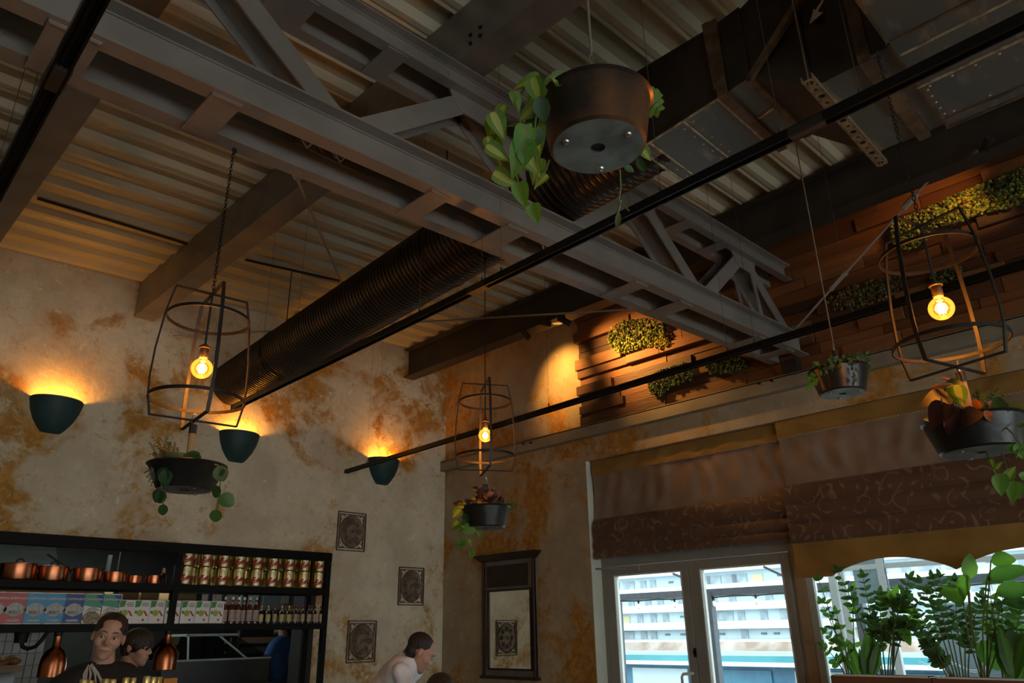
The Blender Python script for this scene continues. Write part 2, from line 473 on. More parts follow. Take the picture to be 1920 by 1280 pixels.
# tie rods
RODM = mat('rod_steel', (.34, .30, .25), .4, .2)
tr = empty('tie_rod', (6.0, 2.6, 3.8), 'slanting tie rod with turnbuckle from truss end up to the eaves beam', 'rod')
a = Vector((5.98, 2.50, zl(6) + .19)); b = pX(1765, 312, 5.55)
obj('rod', MB().tube([a, b], .0095, 8), RODM, tr)
d = (b - a)
for t0, t1, gap in ((.31, .405, .028), (.78, .86, .0)):
    p, q = a + d * t0, a + d * t1; sd = d.normalized().cross(Vector((0, 0, 1))).normalized()
    mb = MB()
    if gap:
        for s_ in (-1, 1): mb.tube([p + sd * gap * s_ * .6, q + sd * gap * s_ * .6], .007, 6)
        mb.tube([p - d * .008, p + d * .012], .02, 8); mb.tube([q - d * .012, q + d * .008], .02, 8)
    else: mb.tube([p, q], .026, 8)
    obj('turnbuckle', mb, RODM, tr)
obj('end_plate', MB().bar(a + d * -.02, a + d * .06, .012, .07), STEEL, tr)
t2 = empty('tie_rod', tuple(pY(326, 631, YL - .05)), 'thin straight tie rod crossing behind the spiral duct from the plaster wall', 'rod')
p, q = pY(326, 631, YL - .01), pX(1195, 579, 5.6)
obj('rod', MB().tube([p, q], .010, 6), RODM, t2); obj('end_plate', MB().bar(p, p + (q - p) * .02, .05, .01), RODM, t2)
t3 = empty('tie_rod', tuple(pZ(555, 330, 4.5)), 'thin roof tie rod running from the purlin down behind the spiral duct', 'rod')
p, q = pZ(552, 322, 4.47), pZ(645, 540, 4.55)
obj('rod', MB().tube([p, q], .011, 6), RODM, t3); obj('end_plate', MB().bar(p, p + (q - p) * .05, .05, .01), RODM, t3)

# ================================================================== ventilation duct
DUCT = mat('duct_black', (.020, .017, .0145), .42, .35, col2=(.040, .031, .024), scale=5, bump=.05, bscale=30)
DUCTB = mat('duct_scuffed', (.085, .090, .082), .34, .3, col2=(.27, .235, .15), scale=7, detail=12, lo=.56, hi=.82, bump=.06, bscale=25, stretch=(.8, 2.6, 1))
RUST = mat('duct_flange', (.075, .048, .03), .5, .4, col2=(.14, .10, .06), scale=14)
RIVET = mat('rivet', (.42, .37, .26), .35, .8)
duct = empty('ventilation_duct', (2.95, 3, 3.7), 'long black ventilation duct, ribbed spiral pipe joined to a boxy riveted trunk', 'duct')
R0 = .238
def daxis(y): return Vector((2.735 + .0665 * y, y, 4.0))
# spiral pipe with raised helical seam rings
mb = MB(); prof = []
yy = 1.70; step = .044
n = 40
ringsv = []
while yy < YL - .01:
    for dy, dr in ((0, 0), (.016, 0), (.021, .0045), (.027, .0)):
        ringsv.append((yy + dy, R0 + dr))
    yy += step
o = 0
for yv, rr in ringsv:
    c = daxis(yv)
    for j in range(n):
        an = 2 * PI * j / n
        # helical lead
        mb.v.append(Vector((c.x + rr * math.cos(an), yv + .03 * math.sin(an), c.z + rr * math.sin(an))))
for i in range(len(ringsv) - 1):
    for j in range(n):
        j2 = (j + 1) % n
        mb.f.append([i * n + j, i * n + j2, (i + 1) * n + j2, (i + 1) * n + j]); mb.m.append(0)
PIPE = mat('duct_spiral', (.022, .0165, .012), .30, .55, col2=(.035, .026, .018), scale=4)
obj('spiral_pipe', mb, PIPE, duct, smooth=.9)
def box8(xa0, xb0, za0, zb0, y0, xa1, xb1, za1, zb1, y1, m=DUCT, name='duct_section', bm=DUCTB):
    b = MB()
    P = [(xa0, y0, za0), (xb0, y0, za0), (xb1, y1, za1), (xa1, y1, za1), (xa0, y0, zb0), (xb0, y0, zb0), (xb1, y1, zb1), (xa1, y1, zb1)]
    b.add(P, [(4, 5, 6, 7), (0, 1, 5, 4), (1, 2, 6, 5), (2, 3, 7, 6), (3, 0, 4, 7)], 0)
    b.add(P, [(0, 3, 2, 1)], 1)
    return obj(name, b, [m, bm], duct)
def flange(xa, xb, za, zb, y, w=.035, g=.03, lean=0, m=RUST):
    b = MB()
    for (p, q, r_, s_) in ((xa - g, xb + g, za - g, za), (xa - g, xb + g, zb, zb + g), (xa - g, xa, za, zb), (xb, xb + g, za, zb)):
        b.hexa([(p, y - w / 2 - lean * (r_ - za), r_), (q, y - w / 2 - lean * (r_ - za), r_), (q, y + w / 2 - lean * (r_ - za), r_), (p, y + w / 2 - lean * (r_ - za), r_),
                (p, y - w / 2 - lean * (s_ - za), s_), (q, y - w / 2 - lean * (s_ - za), s_), (q, y + w / 2 - lean * (s_ - za), s_), (p, y + w / 2 - lean * (s_ - za), s_)])
    return obj('flange', b, m, duct)
box8(2.63, 3.19, 3.765, 4.17, 1.25, 2.685, 3.18, 3.765, 4.235, 1.745)
flange(2.63, 3.19, 3.765, 4.17, 1.222, .045, .018)
box8(2.615, 3.195, 3.765, 4.17, 1.08, 2.63, 3.19, 3.765, 4.17, 1.20)
box8(2.66, 3.34, 3.60, 4.30, .845, 2.63, 3.19, 3.765, 4.17, 1.08, bm=DUCT)      # drop piece
flange(2.63, 3.19, 3.765, 4.12, 1.075, .03, .012, lean=1.1)
box8(2.675, 3.34, 3.60, 4.30, .655, 2.675, 3.34, 3.60, 4.30, .845)
flange(2.675, 3.34, 3.60, 4.30, .632, .05, .022)
box8(2.30, 3.36, 3.585, 4.42, -3.5, 2.30, 3.36, 3.585, 4.42, .535, name='plenum_box')
box8(2.66, 3.34, 3.60, 4.30, .535, 2.66, 3.34, 3.60, 4.30, .61)
# seams, folded strips and rivets on the underside
def strip(x0, y0, x1, y1, z, wd=.012, m=RUST, h=.008):
    obj('seam', MB().bar((x0, y0, z), (x1, y1, z), wd, h), m, duct)
SEAMB = mat('duct_seam_bright', (.46, .41, .28), .45, .3, col2=(.20, .17, .11), scale=20)
strip(2.69, 1.735, 3.18, 1.735, 3.761, .010, SEAMB); strip(2.69, 1.665, 3.18, 1.665, 3.762, .006, SEAMB)
strip(2.655, 1.455, 3.185, 1.455, 3.762, .006, SEAMB)
strip(2.64, 1.255, 3.19, 1.255, 3.762, .012, SEAMB)
strip(2.635, 1.25, 2.688, 1.742, 3.762, .008, SEAMB)
strip(2.88, 1.10, 2.90, 1.19, 3.762, .012, SEAMB)
strip(2.625, 1.085, 3.19, 1.085, 3.762, .008, RUST)
strip(2.68, .66, 3.34, .66, 3.597, .010, RUST); strip(2.68, .60, 3.34, .60, 3.597, .012, RUST)
strip(2.62, .54, 2.62, -3.4, 3.583, .014, RUST); strip(2.72, .52, 2.72, -3.4, 3.583, .008, SEAMB)
strip(2.97, .54, 2.97, -3.4, 3.582, .010, SEAMB); strip(3.28, .54, 3.28, -3.4, 3.582, .012, RUST); strip(3.35, .54, 3.35, -3.4, 3.582, .012, RUST)
strip(2.31, .53, 3.35, .53, 3.583, .012, RUST)
rv = mesh_of(MB().lathe([(0, -.004), (.004, -.0035), (.0065, 0)], n=8), 'rivet', RIVET, smooth=1)
def rivet(x, y, z): inst('rivet', rv, duct, Vector((x, y, z)) - origin_of(duct))
for i in range(6):
    rivet(2.72 + i * .085, 1.485, 3.765); rivet(2.70 + i * .085, 1.425, 3.765); rivet(2.71 + i * .09, 1.70, 3.765)
for i in range(9): rivet(3.00, .50 - i * .085, 3.585)
for i in range(5): rivet(3.02 + i * .055, .515, 3.585)
for i in range(6): rivet(3.25, .48 - i * .14, 3.585)
for px in (1455, 1475, 1500): rivet(3.15, 1.55 - (px - 1455) * .005, 3.765)
# airflow arrow sticker on the dark side of the trunk
ar = MB(); c = pX(1531, 27, 2.652)
def ap(u, v): return c + Vector((-.002, u, v))
ar.poly([ap(-.045, .050), ap(-.035, .055), ap(.0, .022), ap(.005, .035), ap(.035, -.03), ap(-.03, -.012), ap(-.014, .0), ap(-.01, .012)], (-.001, 0, 0))
obj('flow_arrow_sticker', ar, mat('sticker_white', (.5, .5, .46), .6), duct, label='small white airflow arrow sticker')
# cross braces on the dark side
for a_, b_ in (((1405, 148), (1497, 0)), ((1345, 165), (1322, 45))):
    obj('side_flange', MB().bar(pX(a_[0], a_[1], 2.615), pX(b_[0], b_[1], 2.615), .03, .016, (1, 0, 0)), RUST, duct)
# perforated strut slung under the drop piece
strut = empty('perforated_strut', (3.0, .9, 3.57), 'perforated galvanised strut slung crosswise under the black duct', 'strut')
pa, pb = pZ(1513, 150, 3.575), pZ(1655, 310, 3.575)
STR = mat('strut_zinc', (.33, .25, .15), .45, .6, col2=(.22, .16, .09), scale=18)
dv = pb - pa; ln = dv.length; dv.normalize(); sv = Vector((-dv.y, dv.x, 0))
mb = MB(); wd = .022; nh = 15
def sp(u, v, z=0): return pa + dv * u + sv * v + Vector((0, 0, z))
# plate with round holes: each cell is a ring of quads round an octagonal hole
cell = ln / nh
for i in range(nh):
    u0 = i * cell; cx = u0 + cell / 2; r = .0145 if i % 2 == 0 else .008
    outer = []; inner = []
    for k in range(16):
        an = 2 * PI * k / 16; c_, s_ = math.cos(an), math.sin(an); m_ = max(abs(c_) / (cell / 2), abs(s_) / wd)
        outer.append((cx + c_ / m_, s_ / m_)); inner.append((cx + c_ * r, s_ * r))
    vs = [sp(*p) for p in outer] + [sp(*p) for p in inner] + [sp(*p, .004) for p in inner]
    fs = [(k, (k + 1) % 16, 16 + (k + 1) % 16, 16 + k) for k in range(16)] + [(16 + k, 16 + (k + 1) % 16, 32 + (k + 1) % 16, 32 + k) for k in range(16)]
    mb.add(vs, fs)
for sg in (-1, 1): mb.bar(sp(0, sg * wd, .0125), sp(ln, sg * wd, .0125), .004, .025)
obj('perforated_plate', mb, STR, strut)
for u, x in ((.02, 0), (ln - .03, 0)):
    p = sp(u, 0); obj('hanger_rod', MB().tube([p + Vector((0, 0, -.02)), Vector((p.x, p.y, zc(p.x)))], .004, 6), ZINC, strut)
# black perforated-end hanger wires of the pipe
for yy in (3.6, 6.2):
    c_ = daxis(yy); mb = MB()
    ring = [(c_.x + (R0 + .008) * math.cos(2 * PI * j / 32), yy, c_.z + (R0 + .008) * math.sin(2 * PI * j / 32)) for j in range(32)]
    mb.tube(ring, .004, 5, closed=True); mb.tube([(c_.x, yy, c_.z + R0), (c_.x, yy, zc(c_.x))], .005, 5)
    obj('hanger', mb, BL, duct)

# ================================================================== lighting tracks
def track(p0, p1, label, wires, joints, wd=.042):
    p0, p1 = Vector(p0), Vector(p1); d = (p1 - p0).normalized(); r_ = Vector((d.y, -d.x, 0)).normalized()
    e = empty('lighting_track', tuple(p0), label, 'track', 'suspended lighting tracks')
    mb = MB(); q0, q1 = p0, p1
    mb.bar(q0 + Vector((0, 0, .018)), q1 + Vector((0, 0, .018)), wd, .022)              # body
    for s_ in (-1, 1):
        mb.bar(q0 + r_ * s_ * wd * .42 + Vector((0, 0, -.002)), q1 + r_ * s_ * wd * .42 + Vector((0, 0, -.002)), wd * .16, .018)
        mb.bar(q0 + r_ * s_ * wd * .16 + Vector((0, 0, .004)), q1 + r_ * s_ * wd * .16 + Vector((0, 0, .004)), wd * .08, .006)
    obj('rail', mb, BL, e)
    obj('end_cap', MB().cbox(p0 + Vector((0, 0, .008)), (wd * 1.1, .02, .04)), BLM, e)
    for yv in joints:
        t = (yv - p0.y) / (p1.y - p0.y); p = p0.lerp(p1, t)
        obj('joint', MB().cbox(p + Vector((0, 0, .006)), (wd * 1.12, .13, .034)), BLM, e)
    for yv in wires:
        t = (yv - p0.y) / (p1.y - p0.y); p = p0.lerp(p1, t)
        mb = MB(); mb.tube([p + Vector((0, 0, .03)), (p.x, p.y, zc(p.x) + .02)], .0014, 4); mb.tube([p + Vector((0, 0, .028)), p + Vector((0, 0, .06))], .006, 6)
        obj('hanger_wire', mb, mat('wire_grey', (.10, .095, .085), .4, .6) if 'wire_grey' not in D.materials else D.materials['wire_grey'], e)
    return e
track((2.468, 5.60, 3.2), (2.30, -2.4, 3.2), 'long black lighting track hung on wires under the spiral duct', (5.2, 4.65, 3.15, 2.6, 2.45, 1.45, .9, .6, -.5), (2.63, .80))
track((4.548, 7.17, 3.2), (4.15, -2.0, 3.2), 'black lighting track hung on wires beside the timber and moss wall', (6.75, 6.55, 5.2, 4.9, 3.95, 2.25, 2.05, 1.4, .2), (4.4,))
track((.362, 3.9, 3.17), (.20, -2.0, 3.17), 'black lighting track hung over the bar beneath the truss', (3.5, 2.9, 1.2), (2.35,), .055)
# ================================================================== foliage helpers
def leaf_mat(name, col, tr, rough=.5):
    m = D.materials.new(name); m.use_nodes = True; nt = m.node_tree; b = nt.nodes['Principled BSDF']
    b.inputs['Base Color'].default_value = c4(col); b.inputs['Roughness'].default_value = rough
    n = nt.nodes.new('ShaderNodeTexNoise'); n.inputs['Scale'].default_value = 9; n.inputs['Detail'].default_value = 3
    tc = nt.nodes.new('ShaderNodeTexCoord'); nt.links.new(tc.outputs['Object'], n.inputs['Vector'])
    r = nt.nodes.new('ShaderNodeValToRGB'); r.color_ramp.elements[0].color = c4(tuple(x * .75 for x in col)); r.color_ramp.elements[1].color = c4(tuple(min(1, x * 1.2) for x in col))
    nt.links.new(n.outputs['Fac'], r.inputs['Fac']); nt.links.new(r.outputs['Color'], b.inputs['Base Color'])
    t = nt.nodes.new('ShaderNodeBsdfTranslucent'); t.inputs[0].default_value = c4(tr)
    mx = nt.nodes.new('ShaderNodeMixShader'); mx.inputs[0].default_value = .42
    out = nt.nodes['Material Output']
    nt.links.new(b.outputs[0], mx.inputs[1]); nt.links.new(t.outputs[0], mx.inputs[2]); nt.links.new(mx.outputs[0], out.inputs[0])
    return m
G_POTHOS = leaf_mat('leaf_pothos', (.10, .20, .025), (.22, .42, .03)); G_VAR = leaf_mat('leaf_variegation', (.36, .40, .07), (.5, .6, .08))
G_DARK = leaf_mat('leaf_dark', (.035, .085, .025), (.06, .16, .03)); G_MID = leaf_mat('leaf_mid', (.055, .14, .03), (.12, .32, .04))
G_BRIGHT = leaf_mat('leaf_bright', (.10, .25, .035), (.22, .52, .05)); G_OLIVE = leaf_mat('leaf_olive', (.09, .10, .035), (.12, .14, .03))
G_PURP = leaf_mat('leaf_burgundy', (.028, .009, .011), (.06, .012, .012)); G_ORNG = leaf_mat('leaf_orange', (.30, .085, .014), (.4, .12, .02))
STEM = mat('stem_green', (.10, .13, .03), .5); STEMB = mat('stem_brown', (.10, .075, .035), .6)
def leaf_mesh(name, outline, mats, bend=.25, fold=.18, var=None):
    """outline: (t, half width) along the leaf, base 0 -> tip 1; x along the leaf, y across, z normal"""
    mb = MB(); rows = []
    for t, hw in outline:
        z = -bend * t * t
        row = [Vector((t, -hw, z + fold * hw)), Vector((t, -hw * .38, z)), Vector((t, hw * .38, z)), Vector((t, hw, z + fold * hw))]
        rows.append(len(mb.v)); mb.v += row
    for i in range(len(outline) - 1):
        a, b = rows[i], rows[i + 1]
        for k in range(3):
            mb.f.append([a + k, a + k + 1, b + k + 1, b + k]); mb.m.append(1 if (k == 1 and var) else 0)
    return mesh_of(mb, name, mats, smooth=1.2)
HEART = [(-.10, .16), (-.04, .30), (.10, .36), (.3, .35), (.5, .28), (.72, .17), (.9, .06), (1, .004)]
OVAL = [(0, .03), (.12, .16), (.3, .24), (.55, .25), (.8, .16), (.94, .07), (1, .004)]
ROUND = [(0, .05), (.1, .25), (.3, .38), (.55, .40), (.8, .28), (.95, .12), (1, .01)]
LANCE = [(0, .015), (.15, .07), (.4, .10), (.7, .075), (.9, .03), (1, .003)]
LM = {'pothos': leaf_mesh('pothos_leaf', HEART, [G_POTHOS, G_VAR], .3, .25, True), 'pothos2': leaf_mesh('pothos_leaf', HEART, [G_BRIGHT, G_POTHOS], .15, .35, True),
      'round': leaf_mesh('round_leaf', ROUND, [G_MID, G_MID], .2, .15), 'rounddark': leaf_mesh('round_leaf', ROUND, [G_DARK, G_DARK], .2, .15),
      'dark': leaf_mesh('dark_leaf', OVAL, [G_DARK, G_DARK]), 'mid': leaf_mesh('mid_leaf', OVAL, [G_MID, G_MID]), 'bright': leaf_mesh('bright_leaf', OVAL, [G_BRIGHT, G_BRIGHT]),
      'purple': leaf_mesh('coleus_leaf', HEART, [G_PURP, G_PURP]), 'orange': leaf_mesh('coleus_leaf', OVAL, [G_ORNG, G_ORNG]),
      'lance': leaf_mesh('lance_leaf', LANCE, [G_MID, G_BRIGHT], .35, .2, True), 'olive': leaf_mesh('small_leaf', OVAL, [G_OLIVE, G_OLIVE])}
def mono_leaf():      # split monstera leaf
    mb = MB()
    for sg in (-1, 1):
        for k in range(6):
            t0 = .02 + k * .15; t1 = t0 + .125; r = [.30, .44, .48, .45, .34, .2][k]
            pts = [(t0, 0, 0), (t1, 0, 0), (t1 + .06, sg * r * .55, -.03), (t1 + .07, sg * r, -.10), (t0 + .05, sg * r * 1.02, -.10), (t0 + .03, sg * r * .55, -.03)]
            mb.add([Vector(p) for p in pts], [(0, 1, 2, 5), (5, 2, 3, 4)])
    return mesh_of(mb, 'monstera_leaf', G_POTHOS, smooth=1)
LM['monstera'] = mono_leaf()
def put_leaf(par, kind, base, tip, wf=1.0, roll=0, face=None, name='leaf'):
    base, tip = Vector(base), Vector(tip)
    d = tip - base; L_ = d.length
    if L_ < 1e-4: return
    x = d / L_
    f = Vector(face) if face is not None else (CAM - base).normalized() + Vector((0, 0, .55))
    z = (f - x * f.dot(x)).normalized(); yv = z.cross(x)
    if roll:
        R_ = Matrix.Rotation(roll, 3, x); z = R_ @ z; yv = R_ @ yv
    o = base - origin_of(par)
    M = Matrix(((x.x * L_, yv.x * L_ * wf, z.x * L_, o.x), (x.y * L_, yv.y * L_ * wf, z.y * L_, o.y), (x.z * L_, yv.z * L_ * wf, z.z * L_, o.z), (0, 0, 0, 1)))
    return inst(name, LM[kind], par, M=M)
def px_leaf(par, kind, a, b, dep, wf=1.0, roll=None, dz=0):
    r = random.uniform(-.5, .5) if roll is None else roll
    return put_leaf(par, kind, pD(a[0], a[1], dep), pD(b[0], b[1], dep + dz), wf, r)
def stem(par, pts, r=.003, m=None, name='stem'):
    return obj(name, MB().tube(pts, r, 5), m or STEM, par)
def vine_px(par, pts, dep, r=.0022):
    return stem(par, [pD(x, y, dep + dd) for x, y, dd in pts], r)
def fern(par, base, tip, n=12, w=.03, m=None, name='frond'):
    base, tip = Vector(base), Vector(tip); mid = (base + tip) / 2 + Vector((0, 0, (tip - base).length * .18))
    mb = MB(); pts = []
    for i in range(n + 1):
        t = i / n; pts.append(base * (1 - t) ** 2 + mid * 2 * t * (1 - t) + tip * t * t)
    mb.tube(pts, .0012, 4)
    for i in range(1, n + 1):
        p = pts[i]; d = (pts[i] - pts[i - 1]).normalized(); s = d.cross((CAM - p).normalized()).normalized()
        ww = w * (1 - .6 * i / n)
        for sg in (-1, 1):
            e = p + s * sg * ww + d * ww * .6 + Vector((0, 0, random.uniform(-.3, .3) * ww))
            mb.add([p, p + d * .003, e, p - d * .003], [(0, 1, 2), (0, 2, 3)])
    return obj(name, mb, m or G_OLIVE, par)

# ================================================================== hanging pots
POTM = mat('pot_dark_iron', (.022, .022, .022), .32, .45, col2=(.085, .06, .04), scale=5.0, detail=7, lo=.52, hi=.78, bump=.08, bscale=20)
POTBASE = mat('pot_underside', (.30, .33, .31), .45, .35, col2=(.17, .19, .18), scale=9, detail=7)
POTC = mat('pot_coppery_iron', (.040, .034, .030), .32, .65, col2=(.26, .12, .05), scale=4.2, detail=7, lo=.42, hi=.66, bump=.08, bscale=20)
WOODROD = mat('wood_rod', (.42, .25, .10), .55, col2=(.30, .17, .06), scale=6, stretch=(1, 1, .15))
SOIL = mat('soil', (.03, .022, .014), .9, bump=.6, bscale=90)
def planter(loc, label, rt=.135, rb=.098, h=.088, rod=.11, cord_top=None, hook=.02, tilt=0, pm=None):
    loc = Vector(loc)
    e = empty('hanging_planter', tuple(loc), label, 'planter', 'iron baking tin planters hung from the roof')
    M = Matrix.Rotation(tilt, 3, 'X') if tilt else None
    prof = [(.0, .004), (.017, .004), (.018, .0), (rb - .008, 0), (rb, .006), (rt - .003, h - .006), (rt + .005, h), (rt + .002, h + .004), (rt - .006, h - .002), (rb - .004, .010), (0, .010)]
    b = MB().lathe(prof, (0, 0, 0), 40, M, mis=[2, 2, 1, 0, 0, 0, 0, 0, 0, 0])
    obj('pot', b, [pm or POTM, POTBASE, BLM], e, smooth=.6, local=True)
    for k in range(3):
        a = k * 2.1 + .6; p = Vector((rb * .72 * math.cos(a), rb * .72 * math.sin(a), -.002))
        obj('bolt', MB().lathe([(0, -.005), (.007, -.004), (.009, 0)], p if M is None else M @ p, 8), ZINC, e, local=True)
    s = MB().lathe([(0, h * .78), (rt * .5, h * .82), (rt - .02, h * .72)], (0, 0, 0), 18, M); obj('soil', s, SOIL, e, local=True)
    if rod:
        obj('wooden_rod', MB().tube([(0, 0, .012), (0, 0, h + rod)], .0125, 10), WOODROD, e, local=True)
        obj('rod_sleeve', MB().tube([(0, 0, h + rod - .004), (0, 0, h + rod + .03)], .0145, 10), BLM, e, local=True)
        z = h + rod + .03; mb = MB()
        ring = [(.009 * math.cos(t * PI / 8), 0, z + .018 + .024 * math.sin(t * PI / 8)) for t in range(16)]
        mb.tube(ring, .0022, 5, closed=True); obj('carabiner', mb, ZINC, e, local=True)
        if cord_top is not None:
            obj('cord', MB().tube([(0, 0, z + .04), (0, 0, cord_top - loc.z)], .0035, 6), mat('cord_grey', (.16, .13, .10), .8) if 'cord_grey' not in D.materials else D.materials['cord_grey'], e, local=True)
    return e
def on_vert(x, y, ax, ay):
    d = ray(x, y); t = (d.x * ax + d.y * ay) / (d.x ** 2 + d.y ** 2); return CAM + d * t

# ================================================================== barrel cage lamps
AMBER = D.materials.new('bulb_amber_glass'); AMBER.use_nodes = True
nt = AMBER.node_tree; nt.nodes.clear()
_o = nt.nodes.new('ShaderNodeOutputMaterial'); _a = nt.nodes.new('ShaderNodeAddShader'); _m = nt.nodes.new('ShaderNodeMixShader')
_t = nt.nodes.new('ShaderNodeBsdfTransparent'); _t.inputs[0].default_value = (1, .62, .22, 1)
_g = nt.nodes.new('ShaderNodeBsdfGlossy'); _g.inputs['Roughness'].default_value = .03
_fr = nt.nodes.new('ShaderNodeFresnel'); _e = nt.nodes.new('ShaderNodeEmission'); _e.inputs[0].default_value = (1, .36, .045, 1); _e.inputs[1].default_value = .55
nt.links.new(_fr.outputs[0], _m.inputs[0]); nt.links.new(_t.outputs[0], _m.inputs[1]); nt.links.new(_g.outputs[0], _m.inputs[2])
nt.links.new(_m.outputs[0], _a.inputs[0]); nt.links.new(_e.outputs[0], _a.inputs[1]); nt.links.new(_a.outputs[0], _o.inputs[0])
FIL = emit_mat('filament_glow', (1, .55, .16), 45)
CAGE = mat('cage_steel', (.009, .008, .007), .5, .3, col2=(.018, .012, .008), scale=30)
BRASS = mat('socket_brass', (.10, .06, .03), .4, .7)
BULB_W = 9
def cage_lamp(loc, label, rz, chain_top, chain_n=None):
    loc = Vector(loc)
    e = empty('cage_pendant_lamp', tuple(loc), label, 'lamp', 'barrel cage pendant lamps')
    ca, sa = math.cos(rz), math.sin(rz)
    def P(r, a, z): return Vector((r * math.cos(a + rz), r * math.sin(a + rz), z))
    ztop, zb = .315, -.207
    for k in range(2):                      # two closed hoops of flat bar
        pr = [(.138, ztop), (.160, .205), (.175, .05), (.178, -.06), (.174, -.127), (.158, zb)]
        mb = MB(); tang = Vector((-math.sin(k * PI / 2 + rz), math.cos(k * PI / 2 + rz), 0))
        loop = [P(r, k * PI / 2, z) for r, z in pr] + [P(-r, k * PI / 2, z) for r, z in reversed(pr)]
        n = len(loop)
        for i in range(n):
            a, b = loop[i], loop[(i + 1) % n]; d = (b - a).normalized()
            mb.bar(a - d * .0015, b + d * .0015, .005, .013, tang)
        obj('hoop', mb, CAGE, e, local=True)
    for r, z in ((.153, .205), (.172, -.127)):
        mb = MB().lathe([(r - .0022, -.006), (r + .0022, -.006), (r + .0022, .006), (r - .0022, .006), (r - .0022, -.006)], (0, 0, z), 48)
        obj('ring', mb, CAGE, e, local=True, smooth=.6)
    obj('lamp_cord', MB().tube([(0, 0, .09), (0, 0, ztop)], .0045, 6), BLM, e, local=True)
    so = obj('socket', MB().lathe([(0, .098), (.010, .098), (.012, .09), (.022, .088), (.022, .082), (.017, .080), (.017, .045), (.015, .042), (0, .042)], n=16), BRASS, e, local=True, smooth=.6)
    pb = [(0, -.040)] + [(.040 * math.sin(t), -.040 * math.cos(t)) for t in [i * PI / 14 for i in range(1, 13)]] + [(.0135, .045), (.0135, .052)]
    bu = obj('bulb', MB().lathe(pb, n=28), AMBER, e, local=True, smooth=1)
    mb = MB()
    for k in range(6):
        a = k * PI / 3; mb.tube([(.010 * math.cos(a), .010 * math.sin(a), -.020), (.007 * math.cos(a), .007 * math.sin(a), .018)], .0016, 4)
    obj('filament', mb, FIL, bu, local=True)
    l = D.lights.new('bulb_light', 'POINT'); l.energy = BULB_W; l.color = (1, .50, .13); l.shadow_soft_size = .022
    lo = D.objects.new('bulb_light', l); lo.parent = e; COL.objects.link(lo)
    # chain of oval links
    mb = MB(); z = ztop; i = 0; top = chain_top - loc.z
    while z < top - .02:
        ax = Vector((1, 0, 0)) if i % 2 else Vector((0, 1, 0))
        ring = []
        for t in range(8):
            an = t * PI / 4; ring.append(ax * (.0058 * math.cos(an)) + Vector((0, 0, z + .012 + (.011 if math.sin(an) > 0 else -.004) * abs(math.sin(an)) + .004 * math.sin(an))))
        mb.tube(ring, .0017, 4, closed=True); z += .0165; i += 1
    obj('chain', mb, BL, e, local=True)
    obj('ceiling_hook', MB().tube([(0, 0, top - .03), (.012, 0, top - .015), (.008, 0, top), (0, 0, top + .004)], .003, 5), BL, e, local=True)
    return e
LA = Vector((1.060, 2.735, 2.462))
LAMP_A = cage_lamp(LA, 'barrel cage lamp chained to the truss above the teal sconces', -.12, zl(1.06) - .002)
LBp = pD(910, 816, 4.35)
LAMP_B = cage_lamp(LBp, 'barrel cage lamp hung from the spiral duct before the wall corner', 1.0, 3.762)
LCp = pD(1765, 578, 2.47)
LAMP_C = cage_lamp(LCp, 'barrel cage lamp in front of the lit moss and timber wall', 1.287, 3.575)

# ---------------- planter under lamp A
pa = planter((LA.x, LA.y, 1.995), 'dark iron planter with fern and round leaves below the lamp by the sconces', rod=.125, hook=.02)
dA = (Vector((LA.x, LA.y, 2.05)) - CAM).dot(CF)
for i in range(26):
    a = random.uniform(0, 1); bx, by = 300 + random.uniform(-8, 35), 872
    tx, ty = 292 + random.uniform(-18, 42), 818 + random.uniform(0, 40)
    fern(pa, pD(bx, by, dA - .02), pD(tx, ty, dA + random.uniform(-.06, .06)), 9, .016)
for i in range(4): fern(pa, pD(296, 880, dA - .08), pD(272 + i * 4, 885 + i * 8, dA - .10), 7, .014)
for (a, b) in (((350, 862), (372, 848)), ((340, 868), (374, 854)), ((330, 866), (345, 850)), ((318, 868), (330, 848)), ((352, 872), (368, 858))):
    px_leaf(pa, 'rounddark', a, b, dA - .03, 1.1)
vine_px(pa, [(392, 868, -.02), (408, 872, -.07), (413, 895, -.08), (412, 925, -.08), (405, 962, -.08)], dA)
for a, b, k in (((408, 874), (420, 902), 'rounddark'), ((412, 912), (398, 932), 'rounddark'), ((413, 928), (438, 946), 'round'), ((405, 955), (404, 980), 'round'), ((409, 890), (420, 880), 'rounddark')):
    px_leaf(pa, k, a, b, dA - .09, 1.15, .2)
vine_px(pa, [(312, 872, -.05), (303, 890, -.11), (302, 920, -.11), (306, 945, -.11)], dA)
for a, b in (((303, 918), (287, 942)), ((301, 918), (300, 945)), ((306, 945), (305, 967)), ((312, 876), (300, 905)), ((310, 880), (312, 912))):
    px_leaf(pa, 'rounddark', a, b, dA - .12, 1.0, .1)
# ---------------- planter under lamp B
LBx, LBy = LBp.x, LBp.y
zb_ = on_vert(912, 990, LBx, LBy).z
pb_ = planter((LBx, LBy, zb_), 'dark iron planter with red coleus and trailing pothos below the lamp before the corner', rt=.142, rb=.112, h=.115, rod=.10)
dB = 4.35 - .12
for i in range(46):
    cx_ = 913 + random.gauss(0, 15); cy_ = 952 - abs(random.gauss(0, 22)) * (1 - min(1, abs(cx_ - 912) / 45) * .6)
    k = random.choice(('purple', 'purple', 'purple', 'orange', 'mid', 'dark'))
    an = random.uniform(.2, 2.9); ll = random.uniform(11, 19)
    px_leaf(pb_, k, (cx_, cy_), (cx_ + ll * math.cos(an), cy_ - ll * math.sin(an) * .7), dB + random.uniform(-.10, .08), 1.35)
for i in range(7):
    x = 900 + i * 6; stem(pb_, [pD(x, 965, dB), pD(x + random.uniform(-6, 8), 915, dB + random.uniform(-.05, .05))], .003, STEMB)
